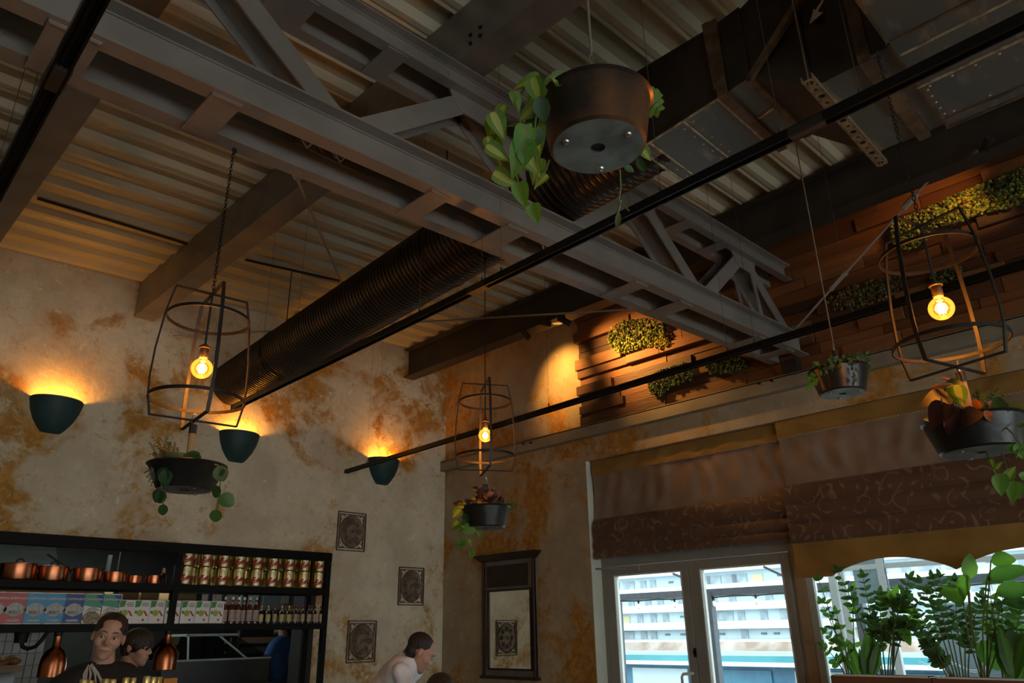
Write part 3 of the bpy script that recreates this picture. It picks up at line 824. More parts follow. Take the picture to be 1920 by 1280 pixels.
for i in range(12): fern(pb_, pD(945, 960, dB), pD(958 + random.uniform(-10, 15), 935 + random.uniform(-5, 25), dB + random.uniform(-.08, .08)), 7, .016, G_MID)
for i in range(14):
    x = 868 + random.uniform(0, 30); px_leaf(pb_, 'mid' if i % 2 else 'dark', (x + 6, 955), (x - random.uniform(2, 16), 945 + random.uniform(-6, 10)), dB + random.uniform(-.1, .05), 1.2)
vine_px(pb_, [(880, 955, 0), (864, 960, -.10), (862, 975, -.13), (868, 1000, -.14), (880, 1015, -.14), (884, 1035, -.14)], dB)
for a, b, k in (((862, 955), (847, 972), 'pothos'), ((868, 950), (850, 948), 'pothos'), ((862, 980), (840, 990), 'pothos'), ((866, 985), (878, 992), 'pothos'), ((858, 978), (846, 996), 'pothos'), ((872, 990), (896, 996), 'pothos2'),
                ((868, 994), (862, 1006), 'pothos'), ((900, 995), (901, 1009), 'pothos2'), ((872, 1018), (848, 1022), 'pothos2'), ((880, 1012), (884, 1026), 'pothos'), ((884, 1032), (884, 1050), 'pothos2'), ((866, 1012), (862, 1032), 'pothos2'), ((874, 975), (862, 985), 'mid'), ((870, 962), (876, 985), 'dark')):
    px_leaf(pb_, k, a, b, dB - .14, 1.15)
# ---------------- planter under lamp C
LCx, LCy = LCp.x, LCp.y
zc_ = on_vert(1835, 852, LCx, LCy).z
cc_ = pD(1838, 848, 2.40)
pc_ = planter((cc_.x, cc_.y, cc_.z), 'dark iron planter with dark heart leaves below the lamp by the moss wall', rt=.150, rb=.118, h=.105, rod=.14)
obj('cord', MB().tube([Vector((cc_.x, cc_.y, cc_.z + .26)), Vector((LCx, LCy, LCp.z - .207))], .0025, 5), BL, pc_)
dC = 2.40
for (a, b, k, w_) in (((1778, 745), (1725, 752), 'purple', 1.4), ((1772, 760), (1740, 800), 'purple', 1.3), ((1800, 770), (1775, 815), 'purple', 1.3), ((1800, 712), (1770, 728), 'dark', 1.4), ((1795, 725), (1800, 765), 'pothos', 1.4),
                      ((1812, 730), (1775, 750), 'olive', 1.6), ((1830, 770), (1800, 800), 'purple', 1.2), ((1850, 755), (1880, 765), 'orange', 1.0), ((1845, 770), (1865, 790), 'orange', 1.1), ((1826, 748), (1838, 770), 'orange', 1.2), ((1810, 765), (1795, 775), 'orange', 1.0),
                      ((1790, 722), (1745, 722), 'orange', .5), ((1785, 714), (1765, 706), 'orange', .5), ((1880, 780), (1868, 745), 'dark', 1.6), ((1892, 790), (1910, 750), 'dark', 1.7), ((1875, 790), (1895, 770), 'dark', 1.6), ((1898, 770), (1925, 760), 'dark', 1.0),
                      ((1760, 790), (1735, 782), 'mid', 1.2), ((1765, 785), (1745, 795), 'bright', .8), ((1785, 800), (1770, 780), 'purple', 1.2), ((1818, 790), (1830, 765), 'purple', 1.3), ((1850, 800), (1845, 775), 'dark', 1.5), ((1870, 800), (1888, 778), 'orange', .9)):
    px_leaf(pc_, k, a, b, dC + random.uniform(-.12, .02), w_)
for i in range(12): fern(pc_, pD(1840, 790, dC), pD(1825 + i * 5, 725 + random.uniform(0, 22), dC + random.uniform(-.05, .08)), 8, .014, G_DARK)
for x in (1770, 1782, 1796, 1802): stem(pc_, [pD(x, 800, dC - .05), pD(x + random.uniform(-12, 8), 745, dC - .05)], .0025, STEMB)
vine_px(pc_, [(1880, 795, -.08), (1898, 812, -.14), (1915, 835, -.16), (1905, 858, -.16)], dC)
vine_px(pc_, [(1850, 848, -.03), (1862, 880, -.1), (1875, 902, -.1), (1881, 925, -.1)], dC); vine_px(pc_, [(1878, 850, -.05), (1890, 885, -.1), (1905, 910, -.1), (1912, 935, -.1)], dC)
for (a, b, k) in (((1905, 835), (1922, 862), 'pothos2'), ((1895, 845), (1925, 835), 'pothos2'), ((1872, 892), (1881, 932), 'pothos2'), ((1902, 906), (1898, 945), 'pothos2'), ((1890, 895), (1904, 872), 'pothos'), ((1868, 878), (1878, 862), 'pothos'), ((1915, 895), (1935, 885), 'pothos2'), ((1912, 800), (1930, 790), 'pothos2'), ((1858, 862), (1860, 878), 'pothos')):
    px_leaf(pc_, k, a, b, dC - .12, 1.05)
# ---------------- big planter near the truss (D)
bd = pD(1121, 277, 1.80)
pdp = planter((bd.x, bd.y, bd.z), 'dark coppery iron planter with trailing pothos hung before the black duct', rt=.140, rb=.118, h=.128, rod=.085, cord_top=zc(bd.x), pm=POTC)
dD = 1.84
vine_px(pdp, [(1030, 170, .0), (985, 165, -.05), (965, 190, -.08), (985, 260, -.08), (965, 320, -.08), (978, 360, -.08), (1000, 395, -.08)], dD)
vine_px(pdp, [(1035, 200, -.02), (1005, 220, -.1), (1000, 270, -.1), (1010, 320, -.1), (1002, 355, -.1)], dD)
vine_px(pdp, [(1030, 300, -.02), (1025, 315, -.05), (1010, 345, -.06)], dD)
for (a, b, k, w_) in (((1010, 150), (962, 158), 'pothos', 1), ((1015, 165), (985, 205), 'pothos', 1), ((1005, 200), (972, 225), 'pothos', 1), ((1000, 150), (1012, 195), 'pothos', 1.1), ((930, 225), (915, 268), 'pothos', 1.2), ((925, 215), (950, 262), 'pothos', 1), ((918, 260), (945, 310), 'pothos', .9), ((916, 275), (958, 300), 'pothos', .9),
                      ((930, 325), (975, 350), 'pothos', .9), ((985, 240), (970, 300), 'pothos2', 1), ((1000, 235), (1012, 290), 'pothos', 1.1), ((985, 280), (1015, 330), 'pothos', 1), ((1010, 300), (998, 345), 'pothos', 1), ((975, 345), (985, 392), 'pothos2', 1), ((1000, 385), (1008, 420), 'pothos2', 1.2), ((985, 265), (960, 335), 'pothos2', .9), ((968, 290), (990, 320), 'pothos', 1),
                      ((1015, 240), (1003, 275), 'dark', 1.3), ((1010, 180), (1022, 225), 'dark', 1.4), ((1003, 210), (990, 250), 'dark', 1.4), ((1025, 330), (1000, 350), 'pothos', .8), ((975, 235), (950, 232), 'olive', .9), ((1040, 150), (1072, 132), 'pothos', 1.1), ((1045, 160), (1060, 140), 'pothos', 1.2), ((1160, 138), (1172, 124), 'pothos', 1.1), ((1030, 160), (1040, 135), 'pothos2', 1.2), ((945, 200), (925, 232), 'pothos', 1.0), ((962, 175), (975, 210), 'pothos2', 1.0)):
    px_leaf(pdp, k, a, b, dD - .08 + random.uniform(-.03, .03), w_)
put_leaf(pdp, 'monstera', pD(1198, 172, dD + .02), pD(1243, 212, dD + .03), 1.0, .1)
px_leaf(pdp, 'pothos', (1205, 280), (1222, 300), dD, 1.2); px_leaf(pdp, 'dark', (1195, 296), (1208, 322), dD, 1.1); px_leaf(pdp, 'dark', (1170, 312), (1190, 320), dD, 1.3)
for i in range(8): fern(pdp, pD(1085 + i * 5, 140, dD), pD(1078 + i * 8, 126 + random.uniform(-4, 6), dD + random.uniform(-.05, .05)), 6, .008, G_MID)
vine_px(pdp, [(1162, 318, .0), (1164, 350, .0), (1160, 378, 0), (1172, 388, 0), (1180, 396, 0)], dD); px_leaf(pdp, 'olive', (1160, 398), (1158, 428), dD, .8)
vine_px(pdp, [(1164, 375, 0), (1160, 395, 0), (1159, 402, 0)], dD)
# ---------------- small planter by the ledge (E)
be = pD(1580, 738, 3.62)
pe_ = planter((be.x, be.y, be.z), 'small dark planter with fine greenery hung before the ledge', rt=.140, rb=.108, h=.120, rod=.075, cord_top=zc(be.x))
dE = 3.62
for i in range(150):
    x = random.uniform(1522, 1630); t = (x - 1522) / 108
    y = 708 - 24 * t - random.uniform(0, 22) - 6 * math.sin(t * PI)
    k = random.choice(('mid', 'dark', 'olive', 'dark')) if x > 1545 else random.choice(('bright', 'mid', 'bright'))
    a = random.uniform(0, 6.28)
    px_leaf(pe_, k, (x, y), (x + 9 * math.cos(a), y + 9 * math.sin(a)), dE + random.uniform(-.13, .10), 1.3)
for i in range(14):
    x = random.uniform(1514, 1530); y = random.uniform(698, 722)
    px_leaf(pe_, 'bright', (x, y), (x + random.uniform(-5, 5), y + 9), dE - .05, 1.4)
for i in range(9): px_leaf(pe_, 'olive', (1600 + random.uniform(-5, 8), 690 + i * 3.4), (1604 + random.uniform(-8, 9), 696 + i * 3.4), dE - .15, 1.3)
for i in range(7): fern(pe_, pD(1615, 680, dE), pD(1632 + random.uniform(-6, 12), 690 + i * 4, dE), 7, .016, G_MID)

# ================================================================== wall sconces
TEAL = mat('sconce_teal', (.014, .058, .060), .6, col2=(.011, .046, .048), scale=10)
SINN = mat('sconce_inner', (.5, .42, .3), .7)
SCONCE_W = 11
def sconce(cx, zt, label):
    e = empty('wall_sconce', (cx, YL, zt - .30), label, 'sconce', 'teal bowl sconces')
    prof = [(.205, .300), (.2, .27), (.182, .19), (.150, .11), (.105, .04), (.078, .008), (.06, 0), (0, 0)]
    inn = [(r - .008 if r > .02 else 0, z + .008) for r, z in prof]
    M = Matrix.Diagonal((1.06, .92, 1.0))
    obj('bowl', MB().lathe(prof, (0, 0, 0), 28, M, PI, 2 * PI), TEAL, e, local=True, smooth=.6)
    obj('bowl_lining', MB().lathe(inn + [(0, .012)], (0, -.002, 0), 28, M, PI, 2 * PI), SINN, e, local=True, smooth=.6)
    rim = MB()
    pts_o = [Vector((.205 * 1.06 * math.cos(PI + i * PI / 28), .205 * .92 * math.sin(PI + i * PI / 28), .300)) for i in range(29)]
    pts_i = [Vector((.197 * 1.06 * math.cos(PI + i * PI / 28), .197 * .92 * math.sin(PI + i * PI / 28), .300)) for i in range(29)]
    rim.add(pts_o + pts_i, [(i, i + 1, 29 + i + 1, 29 + i) for i in range(28)]); obj('rim', rim, TEAL, e, local=True)
    obj('lamp_holder', MB().tube([(0, -.07, .07), (0, -.08, .14)], .016, 10), WHITE, e, local=True)
    bl = obj('bulb', MB().sphere((0, -.08, .165), .032, 12, 8), emit_mat('sconce_bulb', (1, .45, .08), 6) if 'sconce_bulb' not in D.materials else D.materials['sconce_bulb'], e, local=True, smooth=1)
    l = D.lights.new('sconce_light', 'POINT'); l.energy = SCONCE_W; l.color = (1, .40, .045); l.shadow_soft_size = .035
    lo = D.objects.new('sconce_light', l); lo.location = (0, -.10, .225); lo.parent = e; COL.objects.link(lo)
    return e
for (xa, xb, yp, lb) in ((55, 162, 750, 'teal bowl sconce above the copper pans shelf end'), (411, 490, 813, 'teal bowl sconce beside the spiral duct mouth'), (688, 752, 862, 'teal bowl sconce next to the lighting track end near the corner')):
    p = pY((xa + xb) / 2, yp, YL - .03); sconce(p.x, p.z + .0, lb)

# ================================================================== spotlights on the eaves beam
SPOTG = emit_mat('spot_lens', (1, .62, .25), 14)
def spot(px, tgt, power, label, X=5.47, size=1.35, col=(1, .47, .10)):
    p = pX(px[0], px[1], X); e = empty('track_spotlight', tuple(p), label, 'spotlight', 'black spotlights on the eaves beam')
    d = (Vector(tgt) - p).normalized(); q = d.to_track_quat('Z', 'Y').to_matrix()
    obj('body', MB().lathe([(0, -.075), (.030, -.075), (.033, -.07), (.033, .075), (.029, .075), (.029, .062), (0, .062)], (0, 0, 0), 18, q), BLM, e, local=True, smooth=.6)
    obj('lens', MB().lathe([(0, .063), (.028, .063)], (0, 0, 0), 16, q), SPOTG, e, local=True)
    obj('bracket', MB().bar((0, 0, 0), (0, 0, 4.588 - p.z), .012, .03, (1, 0, 0)), BLM, e, local=True)
    l = D.lights.new('spot_light', 'SPOT'); l.energy = power; l.color = col; l.spot_size = size; l.spot_blend = 1; l.shadow_soft_size = .028
    lo = D.objects.new('spot_light', l); lo.parent = e; COL.objects.link(lo)
    lo.location = d * .085; lo.rotation_euler = (-d).to_track_quat('Z', 'Y').to_euler()
    return e
SPOT_W = 78
spot((984, 625), pX(1062, 712, 6.2), SPOT_W, 'black spotlight under the eaves beam tilted towards the plaster, first from the corner')
spot((1021, 605), pX(1185, 640, 6.2), SPOT_W, 'upright black spotlight under the eaves beam between two tilted ones')
spot((1058, 601), pX(1225, 690, 6.2), SPOT_W * 1.2, 'black spotlight under the eaves beam nearest the timber edge')
spot((1850, 272), pX(1775, 420, 6.2), SPOT_W * 1.0, 'black spotlight on the eaves beam above the large moss patch', size=1.5)
# ================================================================== timber cladding and moss on the right wall
PLK = [mat('plank_%d' % i, c, .6, col2=c2, scale=3, detail=6, stretch=(1, .25, 3), bump=.25, bscale=30) for i, (c, c2) in enumerate((
    ((.15, .052, .014), (.095, .03, .009)), ((.20, .072, .019), (.14, .048, .013)), ((.10, .033, .011), (.065, .021, .008)), ((.25, .10, .03), (.18, .068, .02)), ((.07, .025, .011), (.045, .016, .008))))]
rnd = random.Random(11)
z = 3.584; row = 0
while z < 4.99:
    h = rnd.choice((.095, .105, .115, .125)); y = 5.03 + rnd.uniform(-.02, .03)
    while y > -2.6:
        L_ = rnd.uniform(.35, 1.25); th = rnd.choice((.03, .035, .04, .05, .075, .095)) + rnd.uniform(0, .006)
        mb = MB().box((XR - th, y - L_ + .004, z + .002), (XR, y, min(z + h, 5.0) - .001))
        obj('plank', mb, PLK[rnd.choice((0, 0, 1, 1, 2, 3, 4))], WALLR, bevel=.003)
        y -= L_
    z += h; row += 1
MOSS = []
for nm, a, b_ in (('moss_yellow', (.42, .36, .05), (.20, .22, .035)), ('moss_green', (.17, .23, .04), (.08, .13, .025)), ('moss_dark', (.04, .06, .018), (.025, .04, .012)), ('moss_brown', (.17, .085, .03), (.08, .06, .02))):
    MOSS.append(mat(nm, a, .85, col2=b_, scale=22, detail=5, bump=.5, bscale=120))
def inpoly(x, y, P):
    c = False; j = len(P) - 1
    for i in range(len(P)):
        if (P[i][1] > y) != (P[j][1] > y) and x < (P[j][0] - P[i][0]) * (y - P[i][1]) / (P[j][1] - P[i][1]) + P[i][0]: c = not c
        j = i
    return c
def moss(poly, n, wts, label, X=6.12, r=(.007, .017)):
    mb = MB(); xs = [p[0] for p in poly]; ys = [p[1] for p in poly]
    k = 0; tries = 0; n = int(n * 2.6)
    cent = (sum(xs) / len(xs), sum(ys) / len(ys))
    while k < n and tries < n * 30:
        tries += 1
        x, y_ = rnd.uniform(min(xs), max(xs)), rnd.uniform(min(ys), max(ys))
        if not inpoly(x, y_, poly): continue
        p = pX(x, y_, X + rnd.uniform(-.035, .03)); g = rnd.uniform(*r)
        u = math.sin(x * .045 + 1.3) + math.sin(y_ * .09 + x * .02)
        mi = rnd.choices(range(4), wts)[0] if rnd.random() < .6 else (0 if u > .4 else (1 if u > -.6 else 2)) if wts[0] else rnd.choices(range(4), wts)[0]
        t = ICO[0]; sx = rnd.uniform(.7, 1.2)
        mb.add([p + Vector((v.x * .9, v.y * sx, v.z)) * g * rnd.uniform(.75, 1.25) for v in t[0]], t[1], mi); k += 1
    back = []
    for q in poly: back.append(pX(cent[0] + (q[0] - cent[0]) * .94, cent[1] + (q[1] - cent[1]) * .9, X + .05))
    mb.poly(back, (.03, 0, 0), 2)
    return obj('moss_patch', mb, MOSS, smooth=1.2, label=label, cat='moss', group='preserved moss on the timber wall')
moss([(1143, 612), (1172, 600), (1215, 598), (1242, 604), (1246, 632), (1228, 648), (1195, 655), (1165, 664), (1147, 655), (1140, 635)], 620, (5, 3, 1, .3), 'yellow green moss patch lit by spotlights at the timber edge')
moss([(1232, 640), (1252, 632), (1258, 645), (1240, 655), (1228, 652)], 60, (1, 0, 0, .2), 'small pale yellow moss tuft under the lit patch', r=(.008, .016))
moss([(1218, 705), (1245, 692), (1285, 680), (1300, 690), (1298, 712), (1262, 722), (1240, 742), (1222, 738), (1215, 722)], 420, (0, 1, 4, .2), 'dark green moss patch below the lit one, crossed by the track')
moss([(1318, 676), (1352, 664), (1392, 668), (1402, 690), (1370, 700), (1330, 702)], 320, (0, 1, 5, .2), 'dark moss patch under the truss end')
moss([(1672, 420), (1700, 405), (1735, 392), (1770, 375), (1800, 362), (1840, 345), (1880, 330), (1925, 310), (1930, 378), (1890, 390), (1840, 400), (1790, 420), (1745, 428), (1735, 455), (1700, 468), (1668, 455)], 1500, (3, 4, 2, 1.2), 'large moss patch on the timber wall behind the cage lamp')
moss([(1546, 565), (1575, 545), (1620, 528), (1655, 522), (1690, 512), (1700, 535), (1660, 560), (1610, 575), (1560, 582)], 520, (0, .5, 2, 4), 'brown moss strip below the large moss patch')
moss([(1745, 515), (1775, 500), (1800, 498), (1802, 530), (1770, 545), (1748, 540)], 160, (0, 1, 3, .5), 'small dark moss tuft behind the cage lamp bulb')

# ================================================================== double door
XD = 6.385
ALU = mat('door_paint', (.29, .285, .25), .45, col2=(.26, .255, .22), scale=3)
PANE = glass_mat('window_glass', (.93, .97, .97), .05)
RUB = mat('gasket', (.03, .03, .03), .6)
CHROME = mat('chrome', (.6, .6, .58), .25, 1)
door = empty('door_1', (XD, 3.95, 0), kind='structure')
zt = pX(1280, 1052, XD).z; zg = pX(1319, 1065.6, XD).z; zh = zt + .19
yl0, yl1 = 5.05, pX(1492, 1084, XD).y
ym = pX(1292, 1055, XD).y
yfl = pX(1141, 1090, XD).y; yfr = pX(1483, 1060, XD).y
mb = MB(); mb.box((XD - .02, yfl, 0), (XD + .05, yl0 - .002, zh)); mb.box((XD - .02, yl1, 0), (XD + .05, yfr, zh)); mb.box((XD - .02, yfr, zt + .006), (XD + .05, yfl, zh))
obj('frame', mb, ALU, door)
obj('transom_panel', MB().box((XD, yl1, zh), (XD + .04, yl0 - .002, HEAD - .002)), ALU, door)
def leaf(ya, yb, ga, gb, handle):
    mb = MB(); mb.box((XD - .035, ya + .003, .02), (XD + .035, ga, zt)); mb.box((XD - .035, gb, .02), (XD + .035, yb - .003, zt))
    mb.box((XD - .035, ga, zg), (XD + .035, gb, zt)); mb.box((XD - .035, ga, .02), (XD + .035, gb, .25))
    l = obj('door_leaf', mb, ALU, door, bevel=.003)
    obj('glass_pane', MB().box((XD - .004, ga, .25), (XD + .004, gb, zg)), PANE, l)
    mb = MB()
    for q in (-1, 1):
        mb.box((XD - .038, ga, .25), (XD + .038, ga + .012, zg)); mb.box((XD - .038, gb - .012, .25), (XD + .038, gb, zg)); mb.box((XD - .038, ga, zg - .012), (XD + .038, gb, zg)); break
    obj('glazing_bead', mb, mat('bead_light', (.55, .56, .52), .4) if 'bead_light' not in D.materials else D.materials['bead_light'], l)
    if handle:
        yh = ym + .05; ztop = pX(1300, 1262, XD - .06).z
        h = MB().tube([(XD - .035, yh, ztop), (XD - .075, yh, ztop), (XD - .085, yh + .01, ztop), (XD - .085, yh + .075, ztop - .008), (XD - .085, yh + .09, ztop - .03), (XD - .085, yh + .09, ztop - .30), (XD - .085, yh + .075, ztop - .325), (XD - .035, yh, ztop - .33)], .013, 8)
        obj('handle', h, WHITE, l, smooth=.8)
        p = pX(1303, 1222, XD - .036); obj('lock_cylinder', MB().tube([p + Vector((.0, 0, 0)), p + Vector((-.012, 0, 0))], .014, 10), BL, l)
        obj('lock_plate', MB().cbox(p + Vector((.002, 0, -.005)), (.006, .026, .075)), BL, l)
    return l
leaf(ym, yfl, pX(1281, 1072, XD).y, pX(1154, 1082, XD).y, True)
leaf(yfr, ym, pX(1468.5, 1053, XD).y, pX(1314, 1068, XD).y, False)
p, q = pX(1112, 1066, XD - .12), pX(1175, 1066, XD - .05)
cl = MB(); cl.bar(p, q, .014, .018); cl.cbox(q + Vector((.02, -.05, .0)), (.05, .20, .05)); obj('door_closer', cl, ALU, door)
REV = mat('reveal_paint', (.66, .68, .58), .6, col2=(.60, .62, .52), scale=4)
rvl = MB(); rvl.box((XR + .001, DY1 - .006, 0), (XD - .022, DY1 - .0005, HEAD)); obj('door_reveal', rvl, REV, WALLR)
# boarded post between door and window
post = obj('trim_2', MB().box((XD - .035, pX(1513, 1090, XD).y, .72), (XD + .05, yl1 - .004, HEAD - .002)), mat('post_wood', (.42, .31, .21), .6, col2=(.32, .23, .15), scale=4, stretch=(1, 1, .2)), kind='structure')

# ================================================================== window beside the door
win = empty('window_1', (XD, .3, .75), kind='structure')
WY1 = pX(1513, 1090, XD).y - .003; WY0 = -2.2
FRM = mat('window_frame_paint', (.45, .50, .49), .45)
mb = MB(); mb.box((XD - .03, WY1 - .06, .75), (XD + .04, WY1, HEAD)); mb.box((XD - .03, WY0, .75), (XD + .04, WY0 + .06, HEAD)); mb.box((XD - .03, WY0, .75), (XD + .04, WY1, .81)); mb.box((XD - .03, WY0, HEAD - .06), (XD + .04, WY1, HEAD))
obj('window_frame', mb, FRM, win)
for ya, yb in ((WY1 - .06, .62), (.56, WY0 + .06)):
    obj('window_pane', MB().box((XD - .004, yb, .81), (XD + .004, ya, HEAD - .06)), PANE, win)
obj('mullion', MB().box((XD - .03, .56, .81), (XD + .04, .62, HEAD - .06)), FRM, win)
obj('window_sill', MB().box((5.72, WY0, .735), (XD - .03, 2.79, .775)), mat('sill_wood', (.22, .12, .06), .5, col2=(.16, .085, .04), scale=3, stretch=(1, .2, 1)), win)
# thin white concentric rings just behind the glass
ringp = pX(1903, 1178, XD + .02); mb = MB()
for dr in (0, .012, .02): mb.tube([(ringp.x, ringp.y + (.115 - dr) * math.cos(t * PI / 24), ringp.z + (.115 - dr) * math.sin(t * PI / 24)) for t in range(48)], .0016, 4, closed=True)
obj('white_rings', mb, mat('glass_mark_white', (.75, .78, .78), .5), win)
mb = MB()
pts = [pX(1722 + i * 7, 1238 + 5 * math.sin(i * .55) + (i * .9), XD + .02) for i in range(20)]
mb.tube(pts, .002, 4); mb.tube([p_ + Vector((0, .004 * math.sin(i), -.012)) for i, p_ in enumerate(pts)], .0016, 4); obj('script_decal', mb, D.materials['glass_mark_white'], win)
# other windows of the right wall, towards the front of the room
win2 = empty('window_2', (XD, -4.1, .75), kind='structure')
mb = MB(); mb.box((XD - .03, -2.66, .75), (XD + .04, -2.6, HEAD)); mb.box((XD - .03, -5.4, .75), (XD + .04, -5.34, HEAD)); mb.box((XD - .03, -5.34, .75), (XD + .04, -2.66, .81)); obj('window_frame', mb, FRM, win2)
obj('window_pane', MB().box((XD - .004, -5.34, .81), (XD + .004, -2.66, HEAD)), PANE, win2)

# ================================================================== roman blinds
def fabric(name, col, col2, pat=None, tr=.12, scale=3):
    m = D.materials.new(name); m.use_nodes = True; nt = m.node_tree; b = nt.nodes['Principled BSDF']; L = nt.links.new
    b.inputs['Roughness'].default_value = .55; b.inputs['Specular IOR Level'].default_value = .35; b.inputs['Sheen Weight'].default_value = .15
    geo = nt.nodes.new('ShaderNodeNewGeometry'); n = nt.nodes.new('ShaderNodeTexNoise'); n.inputs['Scale'].default_value = scale; n.inputs['Detail'].default_value = 6
    L(geo.outputs['Position'], n.inputs['Vector'])
    r = nt.nodes.new('ShaderNodeValToRGB'); r.color_ramp.elements[0].position = .38; r.color_ramp.elements[1].position = .62; r.color_ramp.elements[0].color = c4(col); r.color_ramp.elements[1].color = c4(col2)
    L(n.outputs['Fac'], r.inputs['Fac']); colo = r.outputs['Color']
    if pat:            # scroll damask: bent rings round voronoi cells
        mp = nt.nodes.new('ShaderNodeMapping'); mp.inputs['Scale'].default_value = (0, 1, 1); L(geo.outputs['Position'], mp.inputs['Vector'])
        n2 = nt.nodes.new('ShaderNodeTexNoise'); n2.inputs['Scale'].default_value = 5; n2.inputs['Detail'].default_value = 1; L(mp.outputs[0], n2.inputs['Vector'])
        ad = nt.nodes.new('ShaderNodeVectorMath'); ad.operation = 'MULTIPLY_ADD'; ad.inputs[1].default_value = (.16, .16, .16); L(n2.outputs['Color'], ad.inputs[0]); L(mp.outputs[0], ad.inputs[2])
        v = nt.nodes.new('ShaderNodeTexVoronoi'); v.inputs['Scale'].default_value = 6.2; L(ad.outputs[0], v.inputs['Vector'])
        s = nt.nodes.new('ShaderNodeMath'); s.operation = 'MULTIPLY'; s.inputs[1].default_value = 17; L(v.outputs['Distance'], s.inputs[0])
        s2 = nt.nodes.new('ShaderNodeMath'); s2.operation = 'SINE'; L(s.outputs[0], s2.inputs[0])
        m3 = nt.nodes.new('ShaderNodeMapRange'); m3.inputs['From Min'].default_value = .62; m3.inputs['From Max'].default_value = .92; L(s2.outputs[0], m3.inputs['Value'])
        n3 = nt.nodes.new('ShaderNodeTexNoise'); n3.inputs['Scale'].default_value = 12; L(mp.outputs[0], n3.inputs['Vector'])
        m4 = nt.nodes.new('ShaderNodeMapRange'); m4.inputs['From Min'].default_value = .42; m4.inputs['From Max'].default_value = .55; L(n3.outputs['Fac'], m4.inputs['Value'])
        mu = nt.nodes.new('ShaderNodeMath'); mu.operation = 'MULTIPLY'; L(m3.outputs[0], mu.inputs[0]); L(m4.outputs[0], mu.inputs[1])
        x = nt.nodes.new('ShaderNodeMix'); x.data_type = 'RGBA'; L(mu.outputs[0], x.inputs[0]); L(colo, x.inputs[6]); x.inputs[7].default_value = c4(pat); colo = x.outputs[2]
    L(colo, b.inputs['Base Color'])
    t = nt.nodes.new('ShaderNodeBsdfTranslucent'); L(colo, t.inputs[0]); mx = nt.nodes.new('ShaderNodeMixShader'); mx.inputs[0].default_value = tr
    L(b.outputs[0], mx.inputs[1]); L(t.outputs[0], mx.inputs[2]); L(mx.outputs[0], nt.nodes['Material Output'].inputs[0])
    return m
GOLD = fabric('blind_gold_satin', (.34, .195, .045), (.25, .14, .032), tr=.10)
TAUPE = fabric('blind_taupe', (.30, .205, .145), (.235, .158, .11), tr=.10, scale=5)
DAMASK = fabric('blind_damask', (.135, .068, .038), (.105, .052, .030), pat=(.215, .14, .085), tr=.06)
BEADM = mat('bead_trim', (.40, .33, .25), .3, .4)
rw = random.Random(5)
_ph = [(rw.uniform(2, 11), rw.uniform(0, 6.28), rw.uniform(.3, 1)) for _ in range(9)]
def wrinkle(y, zrel, amp):
    s = 0
    for k, p, a in _ph: s += a * math.sin(k * 3.6 * y + p + 1.5 * math.sin(zrel * 4 + p + y * 2))
    return amp * s / 3
def sheet(name, par, y0, y1, zt_, zb_, X, amp, mt, bulge=0, zfun=None, ny=72, nz=10, thick=.004, xt=0):
    mb = MB()
    for side in (0, 1):
        for i in range(ny + 1):
            yy = y0 + (y1 - y0) * i / ny; zbb = zfun(yy) if zfun else zb_
            for j in range(nz + 1):
                t = j / nz; zz = zt_ + (zbb - zt_) * t
                x = X - bulge * math.sin(PI * t) ** .7 - xt * t + wrinkle(yy, t, amp) * (math.sin(PI * min(1, t * 1.1)) * .7 + .3) + side * thick
                mb.v.append(Vector((x, yy, zz)))
    def id_(s_, i, j): return s_ * (ny + 1) * (nz + 1) + i * (nz + 1) + j
    for i in range(ny):
        for j in range(nz):
            mb.f.append([id_(0, i, j), id_(0, i + 1, j), id_(0, i + 1, j + 1), id_(0, i, j + 1)]); mb.m.append(0)
            mb.f.append([id_(1, i, j), id_(1, i, j + 1), id_(1, i + 1, j + 1), id_(1, i + 1, j)]); mb.m.append(0)
    for i in range(ny):
        for j in (0, nz): mb.f.append([id_(0, i, j), id_(1, i, j), id_(1, i + 1, j), id_(0, i + 1, j)]); mb.m.append(0)
    for j in range(nz):
        for i in (0, ny): mb.f.append([id_(0, i, j), id_(0, i, j + 1), id_(1, i, j + 1), id_(1, i, j)]); mb.m.append(0)
    return obj(name, mb, mt, par, smooth=.8)
def blind(y0, y1, X, zs, label, scallop=None):
    e = empty('roman_blind', (X, (y0 + y1) / 2, zs[-1]), label, 'blind', 'roman blinds on the window wall')
    obj('head_rail', MB().box((X - .01, y0, zs[0]), (X + .035, y1, zs[0] + .02)), mat('rail_brown', (.10, .07, .045), .5) if 'rail_brown' not in D.materials else D.materials['rail_brown'], e)
    sheet('gold_band', e, y0, y1, zs[0], zs[1], X, .010, GOLD, bulge=.006, ny=130)
    sheet('body', e, y0 + .004, y1 - .004, zs[1] + .006, zs[2], X + .016, .020, TAUPE, nz=18, ny=180)
    for k in range(2, len(zs) - 1):
        sheet('fold', e, y0 + .004, y1 - .004, zs[k] + .01, zs[k + 1], X - .004 - .004 * (k - 2), .005, DAMASK, bulge=.034, xt=.02)
    mb = MB(); n = int((y1 - y0) / .022)
    for i in range(n):
        yy = y0 + (i + .5) * (y1 - y0) / n
        mb.ico((X - .008 + wrinkle(yy, .9, .006), yy, zs[1] + rw.uniform(-.003, .003)), .005)
    obj('bead_trim', mb, BEADM, e, kind='stuff')
    if scallop: sheet('scalloped_valance', e, y0, y1, zs[-1] + .01, 0, X - .02, .007, GOLD, zfun=scallop, ny=140)
    return e
Xb1 = 6.262
zz1 = [3.205, pX(1112, 893, Xb1).z, pX(1120, 975, Xb1).z, pX(1122, 1012, Xb1).z, pX(1122, 1033, Xb1).z, pX(1122, 1049, Xb1).z]
